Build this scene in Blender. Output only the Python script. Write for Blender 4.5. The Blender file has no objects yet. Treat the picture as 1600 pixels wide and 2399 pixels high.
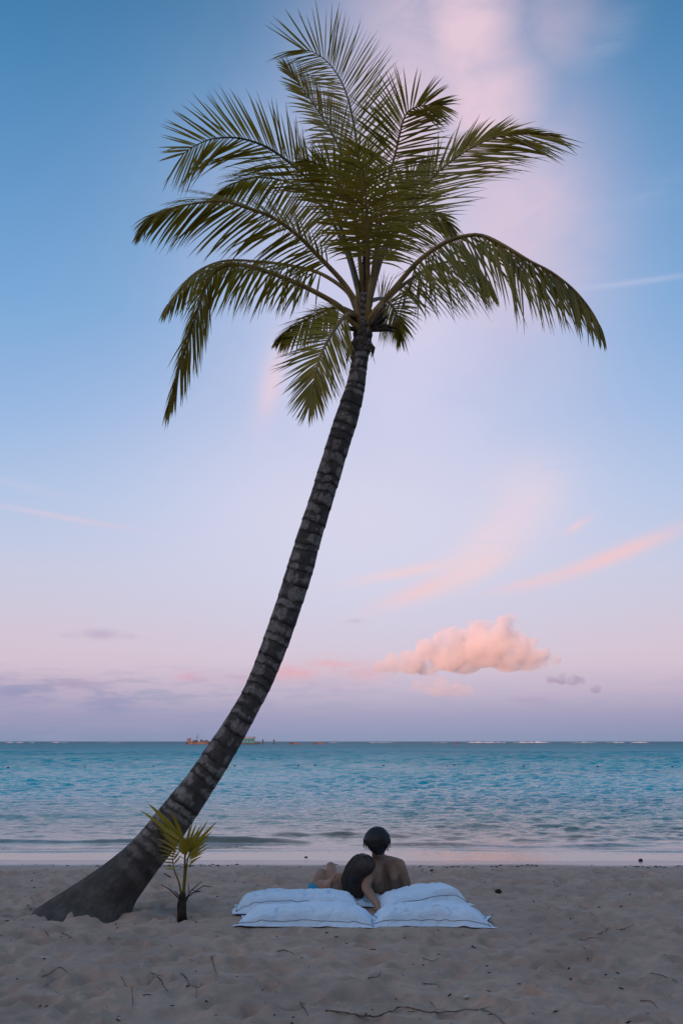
import bpy, bmesh, math, random
import numpy as np
from mathutils import Vector, Matrix, noise as mnoise

R = math.radians
sc = bpy.context.scene
COL = sc.collection
rng = np.random.default_rng(7)
random.seed(7)

# ------------------------------------------------------------------ camera
CAM_H = 1.45
IW, IH = 1600.0, 2399.0            # measurements below are read off the photograph in its pixels
LENS = 35.0
FPX = LENS / 36.0 * IH
PITCH = math.atan((1737.0 - IH / 2) / FPX)
cam_d = bpy.data.cameras.new('camera')
cam_d.lens = LENS
cam_d.sensor_fit = 'VERTICAL'
cam_d.sensor_height = 36.0
cam_d.clip_start = 0.1
cam_d.clip_end = 60000
cam = bpy.data.objects.new('camera', cam_d)
COL.objects.link(cam)
cam.location = (0, 0, CAM_H)
cam.rotation_euler = (math.pi / 2 + PITCH, 0, 0)
sc.camera = cam

# ------------------------------------------------------------------ view
sc.view_settings.view_transform = 'Standard'
sc.view_settings.look = 'None'
sc.view_settings.exposure = 0.0
sc.view_settings.gamma = 1.0
sc.render.engine = 'CYCLES'
sc.cycles.use_denoising = True
sc.cycles.volume_bounces = 6
sc.cycles.max_bounces = 6
sc.cycles.diffuse_bounces = 2
sc.cycles.glossy_bounces = 2
sc.cycles.transmission_bounces = 2
sc.cycles.transparent_max_bounces = 8

# ------------------------------------------------------------------ sun: just above the horizon, kept off the beach by the added tree belt
SUN_EL, SUN_AZ = R(2.3), R(205)        # azimuth clockwise from +Y: behind the camera and to its left
sun_d = bpy.data.lights.new('sun', 'SUN')
sun_d.energy = 5.0
sun_d.angle = R(0.6)
sun_d.color = (1.0, 0.48, 0.34)
sun = bpy.data.objects.new('sun', sun_d)
COL.objects.link(sun)
_sd = Vector((math.sin(SUN_AZ) * math.cos(SUN_EL), math.cos(SUN_AZ) * math.cos(SUN_EL), math.sin(SUN_EL)))
sun.rotation_euler = (-_sd).to_track_quat('-Z', 'Y').to_euler()

def ray(px, py):
    dx, dy = (px - IW / 2) / FPX, -(py - IH / 2) / FPX
    c, s = math.cos(PITCH), math.sin(PITCH)
    return Vector((dx, c - dy * s, s + dy * c))
def at(px, py, Y):
    d = ray(px, py)
    k = Y / d.y
    return Vector((d.x * k, Y, CAM_H + d.z * k))
def on_z(px, py, z=0.0):
    d = ray(px, py)
    k = (z - CAM_H) / d.z
    return Vector((d.x * k, d.y * k, z))
def azel(px, py):
    d = ray(px, py).normalized()
    return math.degrees(math.atan2(d.x, d.y)), math.degrees(math.asin(d.z))

def lin(r, g, b):
    f = lambda c: (c / 255 / 12.92) if c / 255 <= 0.04045 else ((c / 255 + 0.055) / 1.055) ** 2.4
    return (f(r), f(g), f(b), 1.0)

# ------------------------------------------------------------------ node helper
class NT:
    def __init__(self, tree):
        self.t = tree
        tree.nodes.clear()
    def n(self, kind, **kw):
        nd = self.t.nodes.new(kind)
        for k, v in kw.items():
            setattr(nd, k, v)
        return nd
    def put(self, sock, v):
        if v is None:
            return
        if hasattr(v, 'is_linked'):
            self.t.links.new(v, sock)
        else:
            sock.default_value = v
    def m(self, op, a, b=None, c=None, clamp=False):
        nd = self.n('ShaderNodeMath', operation=op)
        nd.use_clamp = clamp
        for s, v in zip(nd.inputs, (a, b, c)):
            self.put(s, v)
        return nd.outputs[0]
    def add(self, a, b): return self.m('ADD', a, b)
    def sub(self, a, b): return self.m('SUBTRACT', a, b)
    def mul(self, a, b): return self.m('MULTIPLY', a, b)
    def noise(self, vec, scale, detail=4, rough=0.55, dist=0.0):
        nd = self.n('ShaderNodeTexNoise')
        self.put(nd.inputs['Vector'], vec)
        nd.inputs['Scale'].default_value = scale
        nd.inputs['Detail'].default_value = detail
        nd.inputs['Roughness'].default_value = rough
        nd.inputs['Distortion'].default_value = dist
        return nd.outputs['Fac']
    def ss(self, v, lo, hi, a=0.0, b=1.0):
        nd = self.n('ShaderNodeMapRange', interpolation_type='SMOOTHSTEP')
        self.put(nd.inputs[0], v)
        for s, x in zip(nd.inputs[1:5], (lo, hi, a, b)):
            s.default_value = x
        return nd.outputs[0]
    def mix(self, f, a, b, blend='MIX'):
        nd = self.n('ShaderNodeMix', data_type='RGBA', blend_type=blend)
        self.put(nd.inputs[0], f)
        for s, v in ((nd.inputs[6], a), (nd.inputs[7], b)):
            self.put(s, v)
        return nd.outputs[2]
    def ramp(self, f, stops, interp='LINEAR'):
        nd = self.n('ShaderNodeValToRGB')
        cr = nd.color_ramp
        cr.interpolation = interp
        while len(cr.elements) < len(stops):
            cr.elements.new(0.5)
        for e, (p, c) in zip(cr.elements, stops):
            e.position = p
            e.color = c
        self.put(nd.inputs[0], f)
        return nd.outputs[0]
    def xyz(self, v):
        nd = self.n('ShaderNodeSeparateXYZ')
        self.put(nd.inputs[0], v)
        return nd.outputs
    def vec(self, x, y, z):
        nd = self.n('ShaderNodeCombineXYZ')
        for s, v in zip(nd.inputs, (x, y, z)):
            self.put(s, v)
        return nd.outputs[0]
    def mapping(self, v, scale=(1, 1, 1), loc=(0, 0, 0), rot=(0, 0, 0)):
        nd = self.n('ShaderNodeMapping')
        self.put(nd.inputs[0], v)
        nd.inputs[1].default_value = loc
        nd.inputs[2].default_value = rot
        nd.inputs[3].default_value = scale
        return nd.outputs[0]
    def bump(self, h, strength, dist):
        nd = self.n('ShaderNodeBump')
        self.put(nd.inputs['Height'], h)
        nd.inputs['Strength'].default_value = strength
        nd.inputs['Distance'].default_value = dist
        return nd.outputs[0]

# ------------------------------------------------------------------ world: evening sky opposite the sunset, thin pink cirrus
world = bpy.data.worlds.new('World')
sc.world = world
world.use_nodes = True
w = NT(world.node_tree)
tc = w.n('ShaderNodeTexCoord')
dirv = tc.outputs['Generated']
dx, dy, dz = w.xyz(dirv)
AZ = w.mul(w.m('ARCTAN2', dx, dy), 57.29578)
EL = w.mul(w.m('ARCSINE', dz), 57.29578)
elp = w.m('DIVIDE', EL, 90.0)
ST = [(-90, (110, 118, 150)), (0.0, (136, 150, 183)), (1.3, (158, 157, 190)), (2.8, (195, 181, 204)), (4.4, (217, 198, 213)),
      (6.5, (212, 202, 220)), (9.5, (202, 206, 230)), (13.5, (178, 200, 234)), (18, (152, 186, 230)), (24, (122, 171, 220)),
      (30, (100, 154, 205)), (36, (76, 137, 187)), (41, (60, 120, 168)), (90, (58, 106, 152))]
base = w.ramp(w.m('MULTIPLY_ADD', elp, 0.5, 0.5), [((e / 90) * 0.5 + 0.5, lin(*c)) for e, c in ST])

def blob(px, py, sx, sy, rot=0.0):
    """soft patch of cloud centred on a direction; sx, sy in degrees, rot in degrees"""
    a0, e0 = azel(px, py)
    u, v = w.sub(AZ, a0), w.sub(EL, e0)
    c, s = math.cos(R(rot)), math.sin(R(rot))
    p = w.add(w.mul(u, c / sx), w.mul(v, s / sx))
    q = w.add(w.mul(u, -s / sy), w.mul(v, c / sy))
    r2 = w.add(w.mul(p, p), w.mul(q, q))
    return w.m('EXPONENT', w.mul(r2, -1.0))

sv = w.vec(w.mul(AZ, 0.1), w.mul(EL, 0.1), 0.0)
n_big = w.noise(w.mapping(sv, (1.0, 1.0, 1), (3.1, 0.4, 0)), 1.3, 5, 0.5, 0.3)
n_wisp = w.noise(w.mapping(sv, (1.0, 2.2, 1), (0.7, 5.2, 0), (0, 0, R(-35))), 2.2, 8, 0.6, 0.6)
n_streak = w.noise(w.mapping(sv, (0.8, 5.0, 1), (0.2, 1.7, 0), (0, 0, R(-16))), 2.0, 7, 0.6, 0.5)
col = base
# broad milky veil
veil = w.m('MAXIMUM', w.mul(blob(900, 760, 11.3, 13.0), 1.0), 0.0)
veil = w.mul(veil, w.ss(n_big, 0.15, 0.62, 0.72, 1.05))
col = w.mix(w.m('MINIMUM', veil, 1.0), col, lin(210, 211, 240))
col = w.mix(w.mul(blob(850, 1220, 13.0, 6.0), 0.92), col, lin(220, 218, 240))
# tall pink plume
pl = w.m('MAXIMUM', blob(1090, 60, 3.7, 6.0), blob(1130, 260, 3.9, 5.0))
pl = w.m('MAXIMUM', pl, w.mul(blob(1205, 520, 5.0, 6.5), 0.75))
pl = w.m('MAXIMUM', pl, w.mul(blob(970, 260, 5.2, 9.5), 0.78))
pl = w.m('MAXIMUM', pl, w.mul(blob(1290, 60, 3.2, 2.6), 0.42))
pl = w.mul(pl, w.ss(n_wisp, 0.15, 0.70, 0.68, 1.08))
col = w.mix(w.m('MINIMUM', pl, 1.0), col, lin(233, 206, 222))
# thin low streaks
def streak(px, py, sx, sy, rot, amt, c, lo=0.32, hi=0.6):
    global col
    f = w.mul(w.mul(blob(px, py, sx, sy, rot), amt), w.ss(n_streak, lo, hi, 0.25, 1.0))
    col = w.mix(f, col, lin(*c))
streak(1010, 1375, 3.2, 0.50, 20, 1.0, (240, 208, 216), 0.2, 0.5)
streak(1120, 1325, 2.4, 0.75, 27, 0.95, (239, 212, 220), 0.2, 0.5)
streak(960, 1338, 3.2, 0.32, 10, 0.9, (240, 212, 220), 0.2, 0.5)
streak(1140, 1265, 3.0, 1.0, 33, 0.85, (236, 216, 228), 0.2, 0.5)
streak(1230, 1170, 2.6, 2.0, 42, 0.70, (232, 216, 232), 0.2, 0.5)
streak(1440, 1300, 3.6, 0.42, 19, 1.0, (242, 204, 212), 0.2, 0.5)
streak(1260, 1360, 2.6, 0.30, 12, 0.8, (238, 206, 216), 0.2, 0.5)
streak(1350, 1232, 0.8, 0.22, 30, 0.8, (236, 208, 222), 0.1, 0.4)
streak(150, 1212, 4.0, 0.16, -7, 0.6, (222, 206, 226), 0.1, 0.4)
streak(60, 1140, 3.0, 0.25, -10, 0.35, (205, 206, 232), 0.1, 0.4)
streak(1480, 662, 4.2, 0.16, 0, 0.42, (196, 204, 232), 0.1, 0.4)
streak(640, 890, 0.7, 2.3, -14, 0.75, (238, 212, 226), 0.1, 0.4)
streak(1420, 100, 2.2, 0.9, 30, 0.35, (160, 180, 215))
streak(1500, 470, 3.5, 0.9, 12, 0.28, (160, 186, 222))
# low lilac banks far out over the sea
n_low = w.noise(w.mapping(sv, (1.2, 6.0, 1), (2.3, 0.9, 0)), 3.2, 7, 0.58, 0.25)
lowm = w.mul(w.ss(EL, 0.0, 0.9, 0.5, 1.0), w.ss(EL, 2.6, 4.6, 1.0, 0.0))
lowm = w.mul(lowm, w.ss(AZ, -12.0, 4.0, 0.9, 0.2))
lowf = w.mul(lowm, w.ss(n_low, 0.44, 0.62, 0.0, 0.6))
col = w.mix(lowf, col, lin(156, 160, 192))
for (px, py, sx, sy, amt, c) in [(235, 1486, 1.0, 0.26, 0.65, (186, 168, 200)), (160, 1488, 0.5, 0.12, 0.5, (184, 172, 204)),
                                 (305, 1492, 0.4, 0.16, 0.4, (190, 176, 206)), (440, 1585, 0.7, 0.25, 0.6, (224, 172, 192)),
                                 (832, 1455, 0.5, 0.13, 0.5, (196, 180, 206)), (175, 1600, 1.6, 0.3, 0.5, (180, 156, 190)),
                                 (60, 1620, 2.4, 0.55, 0.65, (146, 148, 188)), (250, 1650, 1.5, 0.6, 0.5, (142, 146, 188)),
                                 (690, 1575, 1.4, 0.40, 0.9, (230, 176, 190)), (560, 1590, 2.0, 0.3, 0.45, (202, 170, 196)),
                                 (780, 1555, 1.5, 0.36, 0.8, (228, 182, 194)), (860, 1578, 1.2, 0.5, 0.6, (226, 178, 190)), (790, 1610, 1.8, 0.25, 0.35, (170, 156, 192)),
                                 (1250, 1640, 1.3, 0.25, 0.35, (172, 156, 188))]:
    f = w.mul(w.mul(blob(px, py, sx, sy), amt), w.ss(n_low, 0.33, 0.55, 0.25, 1.0))
    col = w.mix(f, col, lin(*c))
# unseen sky behind the camera: orange afterglow, blue-white above added to light the beach
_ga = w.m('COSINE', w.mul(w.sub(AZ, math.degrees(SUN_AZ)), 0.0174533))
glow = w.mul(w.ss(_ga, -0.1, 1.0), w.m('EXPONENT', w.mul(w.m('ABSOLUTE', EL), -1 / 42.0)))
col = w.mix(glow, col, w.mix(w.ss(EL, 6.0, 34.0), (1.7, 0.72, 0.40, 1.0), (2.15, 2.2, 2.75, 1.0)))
sky = w.n('ShaderNodeTexSky', sky_type='NISHITA')
sky.sun_disc = False
sky.sun_elevation = SUN_EL
sky.sun_rotation = SUN_AZ
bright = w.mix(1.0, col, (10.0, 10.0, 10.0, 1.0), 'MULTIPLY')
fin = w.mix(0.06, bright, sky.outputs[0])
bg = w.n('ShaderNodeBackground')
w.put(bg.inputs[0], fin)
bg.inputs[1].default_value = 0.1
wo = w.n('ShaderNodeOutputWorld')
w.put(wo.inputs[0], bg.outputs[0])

# ------------------------------------------------------------------ object helpers
def tag(o, label=None, cat=None, group=None, kind=None):
    if label: o['label'] = label
    if cat: o['category'] = cat
    if group: o['group'] = group
    if kind: o['kind'] = kind
    return o
def link(name, me, mat=None, parent=None):
    o = bpy.data.objects.new(name, me)
    COL.objects.link(o)
    if parent is not None:
        o.parent = parent
        o.matrix_parent_inverse = parent.matrix_basis.inverted()
    if mat is not None and me is not None:
        me.materials.clear()
        me.materials.append(mat)
    return o
def empty(name, loc, label, cat, group=None):
    o = bpy.data.objects.new(name, None)
    COL.objects.link(o)
    o.location = loc
    o.empty_display_size = 0.1
    return tag(o, label, cat, group)
def mesh(name, vs, fs, smooth=True):
    me = bpy.data.meshes.new(name)
    me.from_pydata([tuple(v) for v in vs], [], fs)
    me.update()
    if smooth:
        me.polygons.foreach_set('use_smooth', [True] * len(me.polygons))
    return me
def grid_mesh(name, P, wrap_u=False):
    """P: array (rows, cols, 3)"""
    r, c, _ = P.shape
    idx = np.arange(r * c).reshape(r, c)
    if wrap_u:
        idx = np.concatenate([idx, idx[:, :1]], axis=1)
    q = np.stack([idx[:-1, :-1], idx[:-1, 1:], idx[1:, 1:], idx[1:, :-1]], axis=-1).reshape(-1, 4)
    me = bpy.data.meshes.new(name)
    me.vertices.add(r * c)
    me.vertices.foreach_set('co', np.ascontiguousarray(P, dtype=np.float32).ravel())
    me.loops.add(len(q) * 4)
    me.loops.foreach_set('vertex_index', q.astype(np.int32).ravel())
    me.polygons.add(len(q))
    me.polygons.foreach_set('loop_start', np.arange(0, len(q) * 4, 4, dtype=np.int32))
    me.polygons.foreach_set('use_smooth', np.ones(len(q), dtype=bool))
    me.update(calc_edges=True)
    me.validate()
    return me
def attr(me, name, vals):
    a = me.attributes.new(name, 'FLOAT', 'POINT')
    a.data.foreach_set('value', np.ascontiguousarray(vals, dtype=np.float32).ravel())

class MB:
    """collects simple shapes into one mesh"""
    def __init__(self):
        self.v, self.f = [], []
    def add(self, vs, fs):
        o = len(self.v)
        self.v += [tuple(x) for x in vs]
        self.f += [tuple(i + o for i in f) for f in fs]
        return self
    def box(self, lo, hi, M=None, bev=0.0):
        x0, y0, z0 = lo; x1, y1, z1 = hi
        vs = [Vector(p) for p in ((x0, y0, z0), (x1, y0, z0), (x1, y1, z0), (x0, y1, z0), (x0, y0, z1), (x1, y0, z1), (x1, y1, z1), (x0, y1, z1))]
        if M: vs = [M @ p for p in vs]
        return self.add(vs, [(0, 3, 2, 1), (4, 5, 6, 7), (0, 1, 5, 4), (1, 2, 6, 5), (2, 3, 7, 6), (3, 0, 4, 7)])
    def tube(self, pts, rad, seg=6, cap=True):
        pts = [Vector(p) for p in pts]
        n = len(pts)
        if not hasattr(rad, '__len__'): rad = [rad] * n
        vs, fs = [], []
        prev = None
        for i, p in enumerate(pts):
            t = (pts[min(i + 1, n - 1)] - pts[max(i - 1, 0)]).normalized()
            if prev is None:
                a = t.orthogonal().normalized()
            else:
                a = (prev - t * prev.dot(t))
                a = a.normalized() if a.length > 1e-6 else t.orthogonal().normalized()
            prev = a
            b = t.cross(a)
            for k in range(seg):
                an = 2 * math.pi * k / seg
                vs.append(p + (a * math.cos(an) + b * math.sin(an)) * rad[i])
        for i in range(n - 1):
            for k in range(seg):
                k2 = (k + 1) % seg
                fs.append((i * seg + k, i * seg + k2, (i + 1) * seg + k2, (i + 1) * seg + k))
        if cap:
            fs.append(tuple(range(seg - 1, -1, -1)))
            fs.append(tuple((n - 1) * seg + k for k in range(seg)))
        return self.add(vs, fs)
    def ellipsoid(self, c, r, seg=16, rings=10, M=None):
        vs, fs = [], []
        c = Vector(c)
        for i in range(rings + 1):
            ph = math.pi * i / rings
            for k in range(seg):
                th = 2 * math.pi * k / seg
                p = Vector((r[0] * math.sin(ph) * math.cos(th), r[1] * math.sin(ph) * math.sin(th), r[2] * math.cos(ph)))
                if M: p = M @ p
                vs.append(c + p)
        for i in range(rings):
            for k in range(seg):
                k2 = (k + 1) % seg
                fs.append((i * seg + k, (i + 1) * seg + k, (i + 1) * seg + k2, i * seg + k2))
        return self.add(vs, fs)
    def build(self, name, mat, parent=None, smooth=True):
        return link(name, mesh(name, self.v, self.f, smooth), mat, parent)

def catmull(pts, n):
    pts = [np.array(p, float) for p in pts]
    P = [2 * pts[0] - pts[1]] + pts + [2 * pts[-1] - pts[-2]]
    out = []
    segs = len(pts) - 1
    for i in range(n):
        u = i / (n - 1) * segs
        k = min(int(u), segs - 1)
        t = u - k
        a, b, c, d = P[k], P[k + 1], P[k + 2], P[k + 3]
        out.append(0.5 * ((2 * b) + (-a + c) * t + (2 * a - 5 * b + 4 * c - d) * t * t + (-a + 3 * b - 3 * c + d) * t ** 3))
    out = np.array(out)
    # even spacing
    L = np.concatenate([[0], np.cumsum(np.linalg.norm(np.diff(out, axis=0), axis=1))])
    s = np.linspace(0, L[-1], n)
    return np.stack([np.interp(s, L, out[:, j]) for j in range(out.shape[1])], axis=1)

# vectorised value noise
_perm = rng.random((256, 256))
def vnoise(x, y, seed=0):
    x = np.asarray(x, float) + seed * 17.31
    y = np.asarray(y, float) + seed * 9.77
    xi, yi = np.floor(x).astype(int), np.floor(y).astype(int)
    fx, fy = x - xi, y - yi
    fx = fx * fx * fx * (fx * (fx * 6 - 15) + 10)
    fy = fy * fy * fy * (fy * (fy * 6 - 15) + 10)
    g = lambda i, j: _perm[i & 255, j & 255]
    return ((g(xi, yi) * (1 - fx) + g(xi + 1, yi) * fx) * (1 - fy) + (g(xi, yi + 1) * (1 - fx) + g(xi + 1, yi + 1) * fx) * fy) - 0.5
def fbm(x, y, octs=4, seed=0, gain=0.5):
    s, a, f = 0, 1.0, 1.0
    for o in range(octs):
        s = s + a * vnoise(x * f, y * f, seed + o * 3)
        a *= gain; f *= 2.03
    return s
def sstep(x, a, b):
    t = np.clip((np.asarray(x, float) - a) / (b - a), 0, 1)
    return t * t * (3 - 2 * t)

# ------------------------------------------------------------------ materials
def pmat(name, colr, rough=0.7, spec=0.3, var=0.0, vscale=8.0, bump=0.0, bscale=60.0, bdist=0.01, trans=None, sss=0.0, metal=0.0):
    m = bpy.data.materials.new(name)
    m.use_nodes = True
    t = NT(m.node_tree)
    b = t.n('ShaderNodeBsdfPrincipled')
    o = t.n('ShaderNodeOutputMaterial')
    tcn = t.n('ShaderNodeTexCoord').outputs['Object']
    c = (*colr, 1.0)
    if var:
        f = t.noise(tcn, vscale, 5, 0.6)
        hi = tuple(min(1, x * (1 + var)) for x in colr) + (1,)
        lo = tuple(x * (1 - var) for x in colr) + (1,)
        t.put(b.inputs['Base Color'], t.mix(t.ss(f, 0.3, 0.7), lo, hi))
    else:
        b.inputs['Base Color'].default_value = c
    b.inputs['Roughness'].default_value = rough
    b.inputs['Specular IOR Level'].default_value = spec
    b.inputs['Metallic'].default_value = metal
    if sss:
        b.inputs['Subsurface Weight'].default_value = sss
        b.inputs['Subsurface Radius'].default_value = (0.012, 0.005, 0.003)
        b.inputs['Subsurface Scale'].default_value = 1.0
    if bump:
        t.put(b.inputs['Normal'], t.bump(t.noise(tcn, bscale, 5, 0.6), bump, bdist))
    out = b.outputs[0]
    if trans:
        tr = t.n('ShaderNodeBsdfTranslucent')
        tr.inputs[0].default_value = (*trans, 1)
        mx = t.n('ShaderNodeMixShader')
        mx.inputs[0].default_value = 0.35
        t.put(mx.inputs[1], out); t.put(mx.inputs[2], tr.outputs[0])
        out = mx.outputs[0]
    t.put(o.inputs[0], out)
    return m

# sand -----------------------------------------------------------
WATER_Z = -0.10
def mat_sand():
    m = bpy.data.materials.new('beach_sand'); m.use_nodes = True
    t = NT(m.node_tree)
    b = t.n('ShaderNodeBsdfPrincipled'); o = t.n('ShaderNodeOutputMaterial')
    P = t.n('ShaderNodeNewGeometry').outputs['Position']
    x, y, z = t.xyz(P)
    n1 = t.noise(P, 0.9, 5, 0.55)
    n2 = t.noise(P, 7.0, 5, 0.6)
    n3 = t.noise(P, 60.0, 3, 0.6)
    n4 = t.noise(t.mapping(P, (1, 1, 1), (4.4, 1.2, 0)), 3.2, 4, 0.55)
    c = t.mix(t.ss(n1, 0.3, 0.7), (0.39, 0.275, 0.205, 1), (0.52, 0.365, 0.27, 1))
    c = t.mix(t.ss(n2, 0.35, 0.7, 0, 0.5), c, (0.31, 0.225, 0.175, 1))
    c = t.mix(t.ss(n4, 0.56, 0.72, 0, 0.45), c, (0.56, 0.36, 0.235, 1))
    c = t.mix(t.ss(n3, 0.62, 0.75, 0, 0.5), c, (0.13, 0.105, 0.09, 1))
    wy = t.add(y, t.mul(t.sub(t.noise(t.mapping(P, (0.5, 0.1, 1)), 1.0, 3), 0.5), 1.0))
    wet = t.ss(wy, 12.7, 13.5)
    c = t.mix(wet, c, (0.20, 0.165, 0.15, 1))
    t.put(b.inputs['Base Color'], c)
    t.put(b.inputs['Roughness'], t.mul(t.sub(1.0, t.mul(wet, 0.78)), 0.9))
    b.inputs['Specular IOR Level'].default_value = 0.35
    h = t.add(t.noise(P, 26.0, 6, 0.62), t.mul(t.noise(P, 140.0, 3, 0.6), 0.35))
    nd = t.n('ShaderNodeBump')
    t.put(nd.inputs['Height'], h)
    t.put(nd.inputs['Strength'], t.mul(t.sub(1.0, t.mul(wet, 0.95)), 0.65))
    nd.inputs['Distance'].default_value = 0.012
    t.put(b.inputs['Normal'], nd.outputs[0])
    t.put(o.inputs[0], b.outputs[0])
    return m
M_sand = mat_sand()

def mat_sea():
    m = bpy.data.materials.new('sea_water'); m.use_nodes = True
    t = NT(m.node_tree)
    b = t.n('ShaderNodeBsdfPrincipled'); o = t.n('ShaderNodeOutputMaterial')
    P = t.n('ShaderNodeNewGeometry').outputs['Position']
    x, y, z = t.xyz(P)
    wob = t.mul(t.sub(t.noise(t.mapping(P, (0.15, 0.3, 0)), 1.0, 3), 0.5), 3.0)
    yy = t.add(y, wob)
    ly = t.m('LOGARITHM', t.m('MAXIMUM', yy, 10.0), 10.0)      # 1 .. 4
    f = t.m('DIVIDE', t.sub(ly, 1.0), 3.0)
    S = lambda Y: (math.log10(Y) - 1) / 3
    c = t.ramp(f, [(0, (0.22, 0.175, 0.12, 1)), (S(15.5), (0.20, 0.165, 0.11, 1)), (S(18.5), (0.15, 0.16, 0.11, 1)), (S(23), (0.035, 0.22, 0.21, 1)),
                   (S(33), (0.002, 0.36, 0.41, 1)), (S(60), (0.001, 0.38, 0.43, 1)), (S(200), (0.001, 0.28, 0.34, 1)), (S(800), (0.001, 0.14, 0.19, 1)), (1, (0.001, 0.11, 0.16, 1))])
    patch = t.noise(t.mapping(P, (0.02, 0.05, 0)), 1.0, 4)
    c = t.mix(t.ss(patch, 0.45, 0.7, 0, 0.35), c, (0.004, 0.09, 0.17, 1))
    # foam lace by the edge
    fn = t.noise(t.mapping(P, (1, 1.6, 0)), 7.0, 6, 0.65, 0.4)
    fm = t.mul(t.ss(yy, 14.3, 15.0), t.ss(yy, 15.8, 16.6, 1.0, 0.0))
    edge = t.mul(t.ss(fn, 0.52, 0.60), t.mul(fm, 0.55))
    c = t.mix(edge, c, (0.62, 0.62, 0.64, 1))
    t.put(b.inputs['Base Color'], c)
    t.put(b.inputs['Roughness'], t.add(t.mul(t.ss(ly, 1.5, 2.5), 0.30), t.add(0.045, t.mul(edge, 0.5))))
    b.inputs['IOR'].default_value = 1.333
    t.put(b.inputs['Specular IOR Level'], t.ss(ly, 1.35, 2.1, 0.46, 0.02))
    h = t.add(t.noise(t.mapping(P, (0.9, 1.5, 1)), 5.5, 4, 0.6), t.mul(t.noise(t.mapping(P, (0.6, 1.3, 1)), 1.2, 4, 0.6), 2.2))
    h = t.add(h, t.mul(t.noise(t.mapping(P, (0.7, 1.0, 1)), 0.9, 3, 0.5), t.ss(ly, 1.6, 2.2, 0.0, 6.0)))
    nd = t.n('ShaderNodeBump')
    t.put(nd.inputs['Height'], h)
    t.put(nd.inputs['Strength'], t.ss(ly, 1.17, 1.5, 0.03, 1.0))
    nd.inputs['Distance'].default_value = 0.09
    t.put(b.inputs['Normal'], nd.outputs[0])
    t.put(o.inputs[0], b.outputs[0])
    return m
M_sea = mat_sea()

# ------------------------------------------------------------------ sand sheet
def graded(a, b, s0, s1, lo, hi, grow=1.12):
    """fine spacing from a to b (s0..s1), growing outwards to lo and hi"""
    v = [a]
    while v[-1] < b:
        v.append(v[-1] + s0 + (s1 - s0) * (v[-1] - a) / (b - a))
    s = s1
    while v[-1] < hi:
        s *= grow; v.append(v[-1] + s)
    s = s0; pre = [a]
    while pre[-1] > lo:
        s *= grow; pre.append(pre[-1] - s)
    return np.array(pre[:0:-1] + v)
GX = graded(-5.6, 5.6, 0.026, 0.026, -3000, 3000, 1.16)
GY = graded(4.6, 14.6, 0.02, 0.04, -900, 130, 1.14)
XX, YY = np.meshgrid(GX, GY)
palm0 = on_z(195, 2136)
sap0 = on_z(427, 2145)
def beach_profile(y):
    z = np.zeros_like(y)
    z = np.where(y > 11.0, -0.033 * (y - 11.0), z)
    z = np.where(y > 14.0, -0.10 - 0.055 * (y - 14.0), z)
    return np.maximum(z, -5.0)
near = np.exp(-(np.maximum(np.abs(XX) - 6, 0) / 4) ** 2) * np.exp(-(np.maximum(np.abs(YY - 9.5) - 6, 0) / 4) ** 2)
dry = 1 - sstep(YY, 11.8, 13.2)
HZ = beach_profile(YY)
HZ += dry * 0.048 * fbm(XX / 1.5, YY / 1.1, 3, 1) + 0.008 * fbm(XX / 2.5, YY / 2, 2, 2) * (1 - dry)
HZ += dry * near * (0.048 * fbm(XX / 0.42, YY / 0.34, 3, 5) + 0.028 * fbm(XX / 0.10, YY / 0.09, 2, 9))
def dimple(cx, cy, a, bb, rot, dep, rim=0.35):
    r = max(a, bb) * 2.4
    i0, i1 = np.searchsorted(GX, (cx - r, cx + r)); j0, j1 = np.searchsorted(GY, (cy - r, cy + r))
    if i1 <= i0 or j1 <= j0: return
    X, Yv = XX[j0:j1, i0:i1] - cx, YY[j0:j1, i0:i1] - cy
    c, s = math.cos(rot), math.sin(rot)
    p, q = (X * c + Yv * s) / a, (-X * s + Yv * c) / bb
    d = np.sqrt(p * p + q * q)
    HZ[j0:j1, i0:i1] += dep * (-np.exp(-d ** 3.5) + rim * np.exp(-((d - 1.35) / 0.35) ** 2))
for k in range(2300):
    cy = 5.0 + 7.6 * rng.random() ** 0.9
    cx = (rng.random() * 2 - 1) * (0.48 * cy + 0.9)
    big = rng.random()
    a = 0.05 + 0.075 * rng.random()
    dimple(cx, cy, a, a * (0.45 + 0.35 * rng.random()), rng.random() * 3.14, (0.014 + 0.032 * big * big))
_pd = np.sqrt(((XX - palm0.x - 0.02) / 0.50) ** 2 + ((YY - palm0.y) / 0.30) ** 2)
HZ += 0.028 * np.exp(-((_pd - 1.02) / 0.30) ** 2) * np.clip(0.55 + 1.6 * fbm(XX / 0.16, YY / 0.16, 3, 13), 0, 1.4)
dimple(palm0.x + 0.75, palm0.y + 0.25, 0.5, 0.3, 0, 0.035, 0.4)
dimple(sap0.x, sap0.y + 0.05, 0.35, 0.22, 0, 0.03, 0.5)
def sand_z(x, y):
    i = int(np.clip(np.searchsorted(GX, x) - 1, 0, len(GX) - 2)); j = int(np.clip(np.searchsorted(GY, y) - 1, 0, len(GY) - 2))
    u = (x - GX[i]) / (GX[i + 1] - GX[i]); v = (y - GY[j]) / (GY[j + 1] - GY[j])
    return float((HZ[j, i] * (1 - u) + HZ[j, i + 1] * u) * (1 - v) + (HZ[j + 1, i] * (1 - u) + HZ[j + 1, i + 1] * u) * v)
def on_sand(px, py, dz=0.0):
    p = on_z(px, py, 0)
    for _ in range(3):
        p = on_z(px, py, sand_z(p.x, p.y))
    p.z += dz
    return p
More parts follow.
